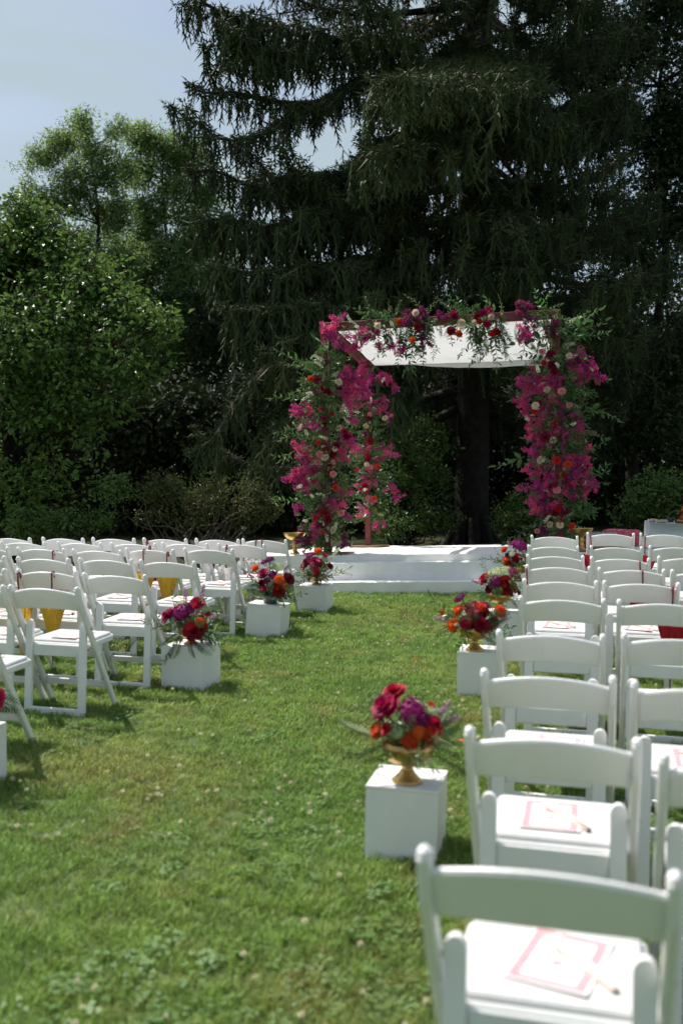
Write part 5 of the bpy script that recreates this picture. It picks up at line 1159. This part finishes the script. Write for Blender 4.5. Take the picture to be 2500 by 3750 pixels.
shrub('spreading_shrub', 'low open shrub with crooked bare stems and reddish tips behind the left chairs', 750, 18.6, [(560, 1820, 18.5, .5), (650, 1800, 18.6, .55), (760, 1790, 18.4, .6), (860, 1810, 18.5, .55), (950, 1850, 18.6, .4), (520, 1870, 18.5, .35), (700, 1870, 18.4, .5), (880, 1890, 18.4, .4)], 'leaf_shrub', 620, LC_small, 1.0, 5, 'bark_pale', gap=.20, tint=.10)
grp = 'understory shrubs'
shrub('understory_shrub', 'sunlit green shrub at the right behind the side table', 2400, 18.5, [(2330, 1850, 18.4, .45), (2430, 1830, 18.3, .5), (2500, 1800, 18.4, .55), (2280, 1880, 18.5, .35), (2400, 1900, 18.3, .4), (2560, 1860, 18.4, .6), (2370, 1760, 18.7, .35)], 'leaf_left', 420, LC_small, 1.15, 6, gap=.1, tint=.3, group=grp)
shrub('understory_shrub', 'sunlit hedge plant beside the right flower column', 1900, 21.5, [(1890, 1880, 21.4, .45), (1930, 1830, 21.4, .4), (1880, 1930, 21.2, .4), (1950, 1900, 21.3, .45), (1990, 1860, 21.5, .5)], 'leaf_left', 520, LC_small, 1.15, 6, gap=.05, tint=.35, group=grp)
shrub('understory_shrub', 'dim leafy shrub seen through the canopy left of the spruce trunk', 1470, 22, [(1450, 1700, 22, .9), (1520, 1620, 22.2, .9), (1560, 1760, 22, .7), (1470, 1850, 21.6, .5), (1590, 1890, 21.4, .55), (1500, 1930, 21, .4), (1410, 1930, 20.8, .4)], 'leaf_left', 260, LC_small, 1.2, 5, gap=.12, tint=.2, group=grp)
shrub('understory_shrub', 'leafy plant low at the foot of the left tree', 350, 17.5, [(330, 1900, 17.4, .42), (230, 1930, 17.4, .4), (400, 1800, 17.6, .35), (120, 1920, 17.4, .4)], 'leaf_left', 480, LC_small, 1.1, 5, gap=.05, tint=.3, group=grp)
# ivy and litter behind the stage
P = []; TN = []
for k in range(2200):
    u = U(900, 2500); d = U(16.6, 21.5); p = at(u, 1718, d)
    if p.y < 16.9: continue
    P.append((p.x, p.y, gz(p.x, p.y)+U(0, .16)*max(0, .5+mnoise.noise(Vector((p.x*.9, p.y*.9, 0)))))); TN.append(U(0, .9))
n = len(P); rot = np.stack([RNG.uniform(-.4, .4, n), RNG.uniform(-.4, .4, n), RNG.uniform(0, 6.28, n)], 1)
o = scatter('ground_cover', LC_small, ['leaf_shrub', 'bark'], np.array(P), rot, RNG.uniform(.7, 1.1, n), RNG.integers(0, 4, n), np.array(TN)); tag(o, 'ivy and leaf litter on the ground behind the stage', 'ground cover')

# ------------------------------------------------------------------ lawn grass, clover
def tuft(seed, n=17, rad=.038, h=(.022, .050), w=.0032):
    random.seed(seed); mb = MB()
    for k in range(n):
        a = U(0, 6.28); r = rad*math.sqrt(U(0, 1)); b = Vector((r*math.cos(a), r*math.sin(a), -.004)); L_ = U(*h); la = U(0, 6.28); ln = U(.15, .75)
        d = Vector((math.cos(la)*ln, math.sin(la)*ln, 1)).normalized(); x = Vector((-math.sin(la+U(-.6, .6)), math.cos(la), 0)); m1 = b+d*L_*.55; tip = b+d*L_+Vector((math.cos(la), math.sin(la), -.5))*L_*.22; ww = w*U(.8, 1.35)
        mb.add([b-x*ww/2, b+x*ww/2, m1+x*ww*.45, m1-x*ww*.45, tip], [(0, 1, 2, 3), (3, 2, 4)], 0)
    return mb
def clover(seed):
    random.seed(seed); mb = MB()
    for k in range(9):
        a = U(0, 6.28); r = .04*math.sqrt(U(0, 1)); c = Vector((r*math.cos(a), r*math.sin(a), U(.014, .034))); mb.tube([(c.x*.6, c.y*.6, 0), c], .0009, 3, 0, False); a0 = U(0, 6.28)
        for q in range(3):
            b = a0+2.094*q; d = Vector((math.cos(b), math.sin(b), U(-.1, .25))); mb.leaf(c, d, (0, 0, 1), .0095, .0090, 0, -.05, .12, 1)
    return mb
PT = []; SC = []; ID = []; TI = []
def lat_d(x, y): p = Vector((x, y, 0))-CAMP; return p.dot(RGT), p.dot(FWD)
def in_stage(x, y):
    q = STAGE_INV @ Vector((x, y, 0)); return PX0-.0 < q.x < PX1 and PY0 < q.y < PY1 or (SX0-.03 < q.x < SX1+.03 and PY0-.62 < q.y <= PY0)
N_ = 230000
xs = RNG.uniform(-9.5, 5.0, N_); ys = RNG.uniform(1.0, 17.0, N_); rr = RNG.random(N_)
lat = xs*RGT.x+ys*RGT.y; dep = xs*FWD.x+ys*FWD.y
dens = np.where(dep < 5, 980, np.where(dep < 8, 720, np.where(dep < 12.5, 480, 260)))   # tufts per square metre
infr = (np.abs(lat) < .343*dep*1.18+.55) & (dep > 2.2)
dens = np.where(infr, dens, 60)
area = 14.5*16.0; keep = rr < dens/(N_/area)
xs, ys, dep = xs[keep], ys[keep], dep[keep]
zs = ground(xs, ys); n_t = len(xs)
pid = np.zeros(n_t, int); sc_ = np.ones(n_t); ti = np.zeros(n_t); ok = np.ones(n_t, bool)
for i in range(n_t):
    x, y = xs[i], ys[i]
    if y > 10.5 and in_stage(x, y): ok[i] = False; continue
    v = mnoise.noise(Vector((x*1.3, y*1.3, 0))) + .5*mnoise.noise(Vector((x*4, y*4, 2)))
    cl = v > (.10 if dep[i] < 4.6 else .30) and random.random() < (.11 if dep[i] < 4.6 else .08)
    pid[i] = random.randint(4, 6) if cl else random.randint(0, 3)
    hgt = 1.0+.35*mnoise.noise(Vector((x*.9, y*.9, 7)))
    sc_[i] = U(.75, 1.25)*hgt*(1.0 if dep[i] < 8 else 1.18); dry = mnoise.noise(Vector((x*.8, y*.8, 11)))+.4*mnoise.noise(Vector((x*3, y*3, 4)))
    ti[i] = min(1, max(0, (dry-.30)*.8+(U(0, 1)**7)*.8))
xs, ys, zs, pid, sc_, ti = xs[ok], ys[ok], zs[ok], pid[ok], sc_[ok], ti[ok]; n_t = len(xs)
cp = [clover(k) for k in range(3)]
for c_ in cp: c_.m = [1]*len(c_.m)
rot = np.stack([RNG.uniform(-.25, .25, n_t), RNG.uniform(-.25, .25, n_t), RNG.uniform(0, 6.28, n_t)], 1)
o = scatter('grass', [tuft(k) for k in range(4)] + cp, ['blade', 'clover'], np.stack([xs, ys, zs], 1), rot, sc_, pid, ti, real=False); tag(o, 'short sunlit lawn grass mixed with clover', 'grass')
print('grass tufts', n_t)
hd = MB()
for k in range(40):
    ph = math.acos(1-1.7*(k+.5)/40); a = k*2.4; d = Vector((math.sin(ph)*math.cos(a), math.sin(ph)*math.sin(a), math.cos(ph))); hd.leaf(d*.0035+Vector((0, 0, .045)), d+Vector((0, 0, .3)), d, .0055, .0032, 0, .1, 0, 1)
hd.tube([(0, 0, 0), (0, 0, .045)], .0008, 3, 1, False)
P = []
for k in range(5200):
    x, y = U(-5.5, 3), U(1.8, 11.5); l_, d_ = lat_d(x, y)
    if abs(l_) > .343*d_*1.2+.4 or (y > 10.3 and in_stage(x, y)): continue
    v = mnoise.noise(Vector((x*.9, y*.9, 5)))+(.38 if d_ < 4.8 else .0)
    if random.random() < .13+.7*v: P.append((x, y, gz(x, y)-U(0, .012)))
n = len(P); rot = np.stack([RNG.uniform(-.4, .4, n), RNG.uniform(-.4, .4, n), RNG.uniform(0, 6.28, n)], 1)
o = scatter('clover_flowers', [hd], ['clover_head', 'clover'], np.array(P), rot, RNG.uniform(.9, 1.45, n), np.zeros(n, int), np.zeros(n)); tag(o, 'small cream clover heads dotted through the lawn', 'clover')
random.seed(9)
for k, (u, v, mname, lb) in enumerate(((1070, 2247, 'rose_cream', 'pale petal lying on the grass beside the tilted plinth'), (1695, 2716, 'orange', 'orange petal lying on the grass beside the nearest right plinth'), (1515, 2418, 'orange', 'rust coloured petal on the grass near the second right plinth'))):
    d_ = ray(u, v); t_ = (.035-EYE)/d_.z; p = CAMP+d_*t_; b_ = MB(); b_.leaf((0, 0, 0), (1, .3, .1), (0, 0, 1), .045, .034, 0, .2, .2); o = b_.build('fallen_petal', mname, None, False, T(p.x, p.y, p.z+gz(p.x, p.y), U(0, 6))); tag(o, lb, 'petal', 'petals fallen on the lawn')
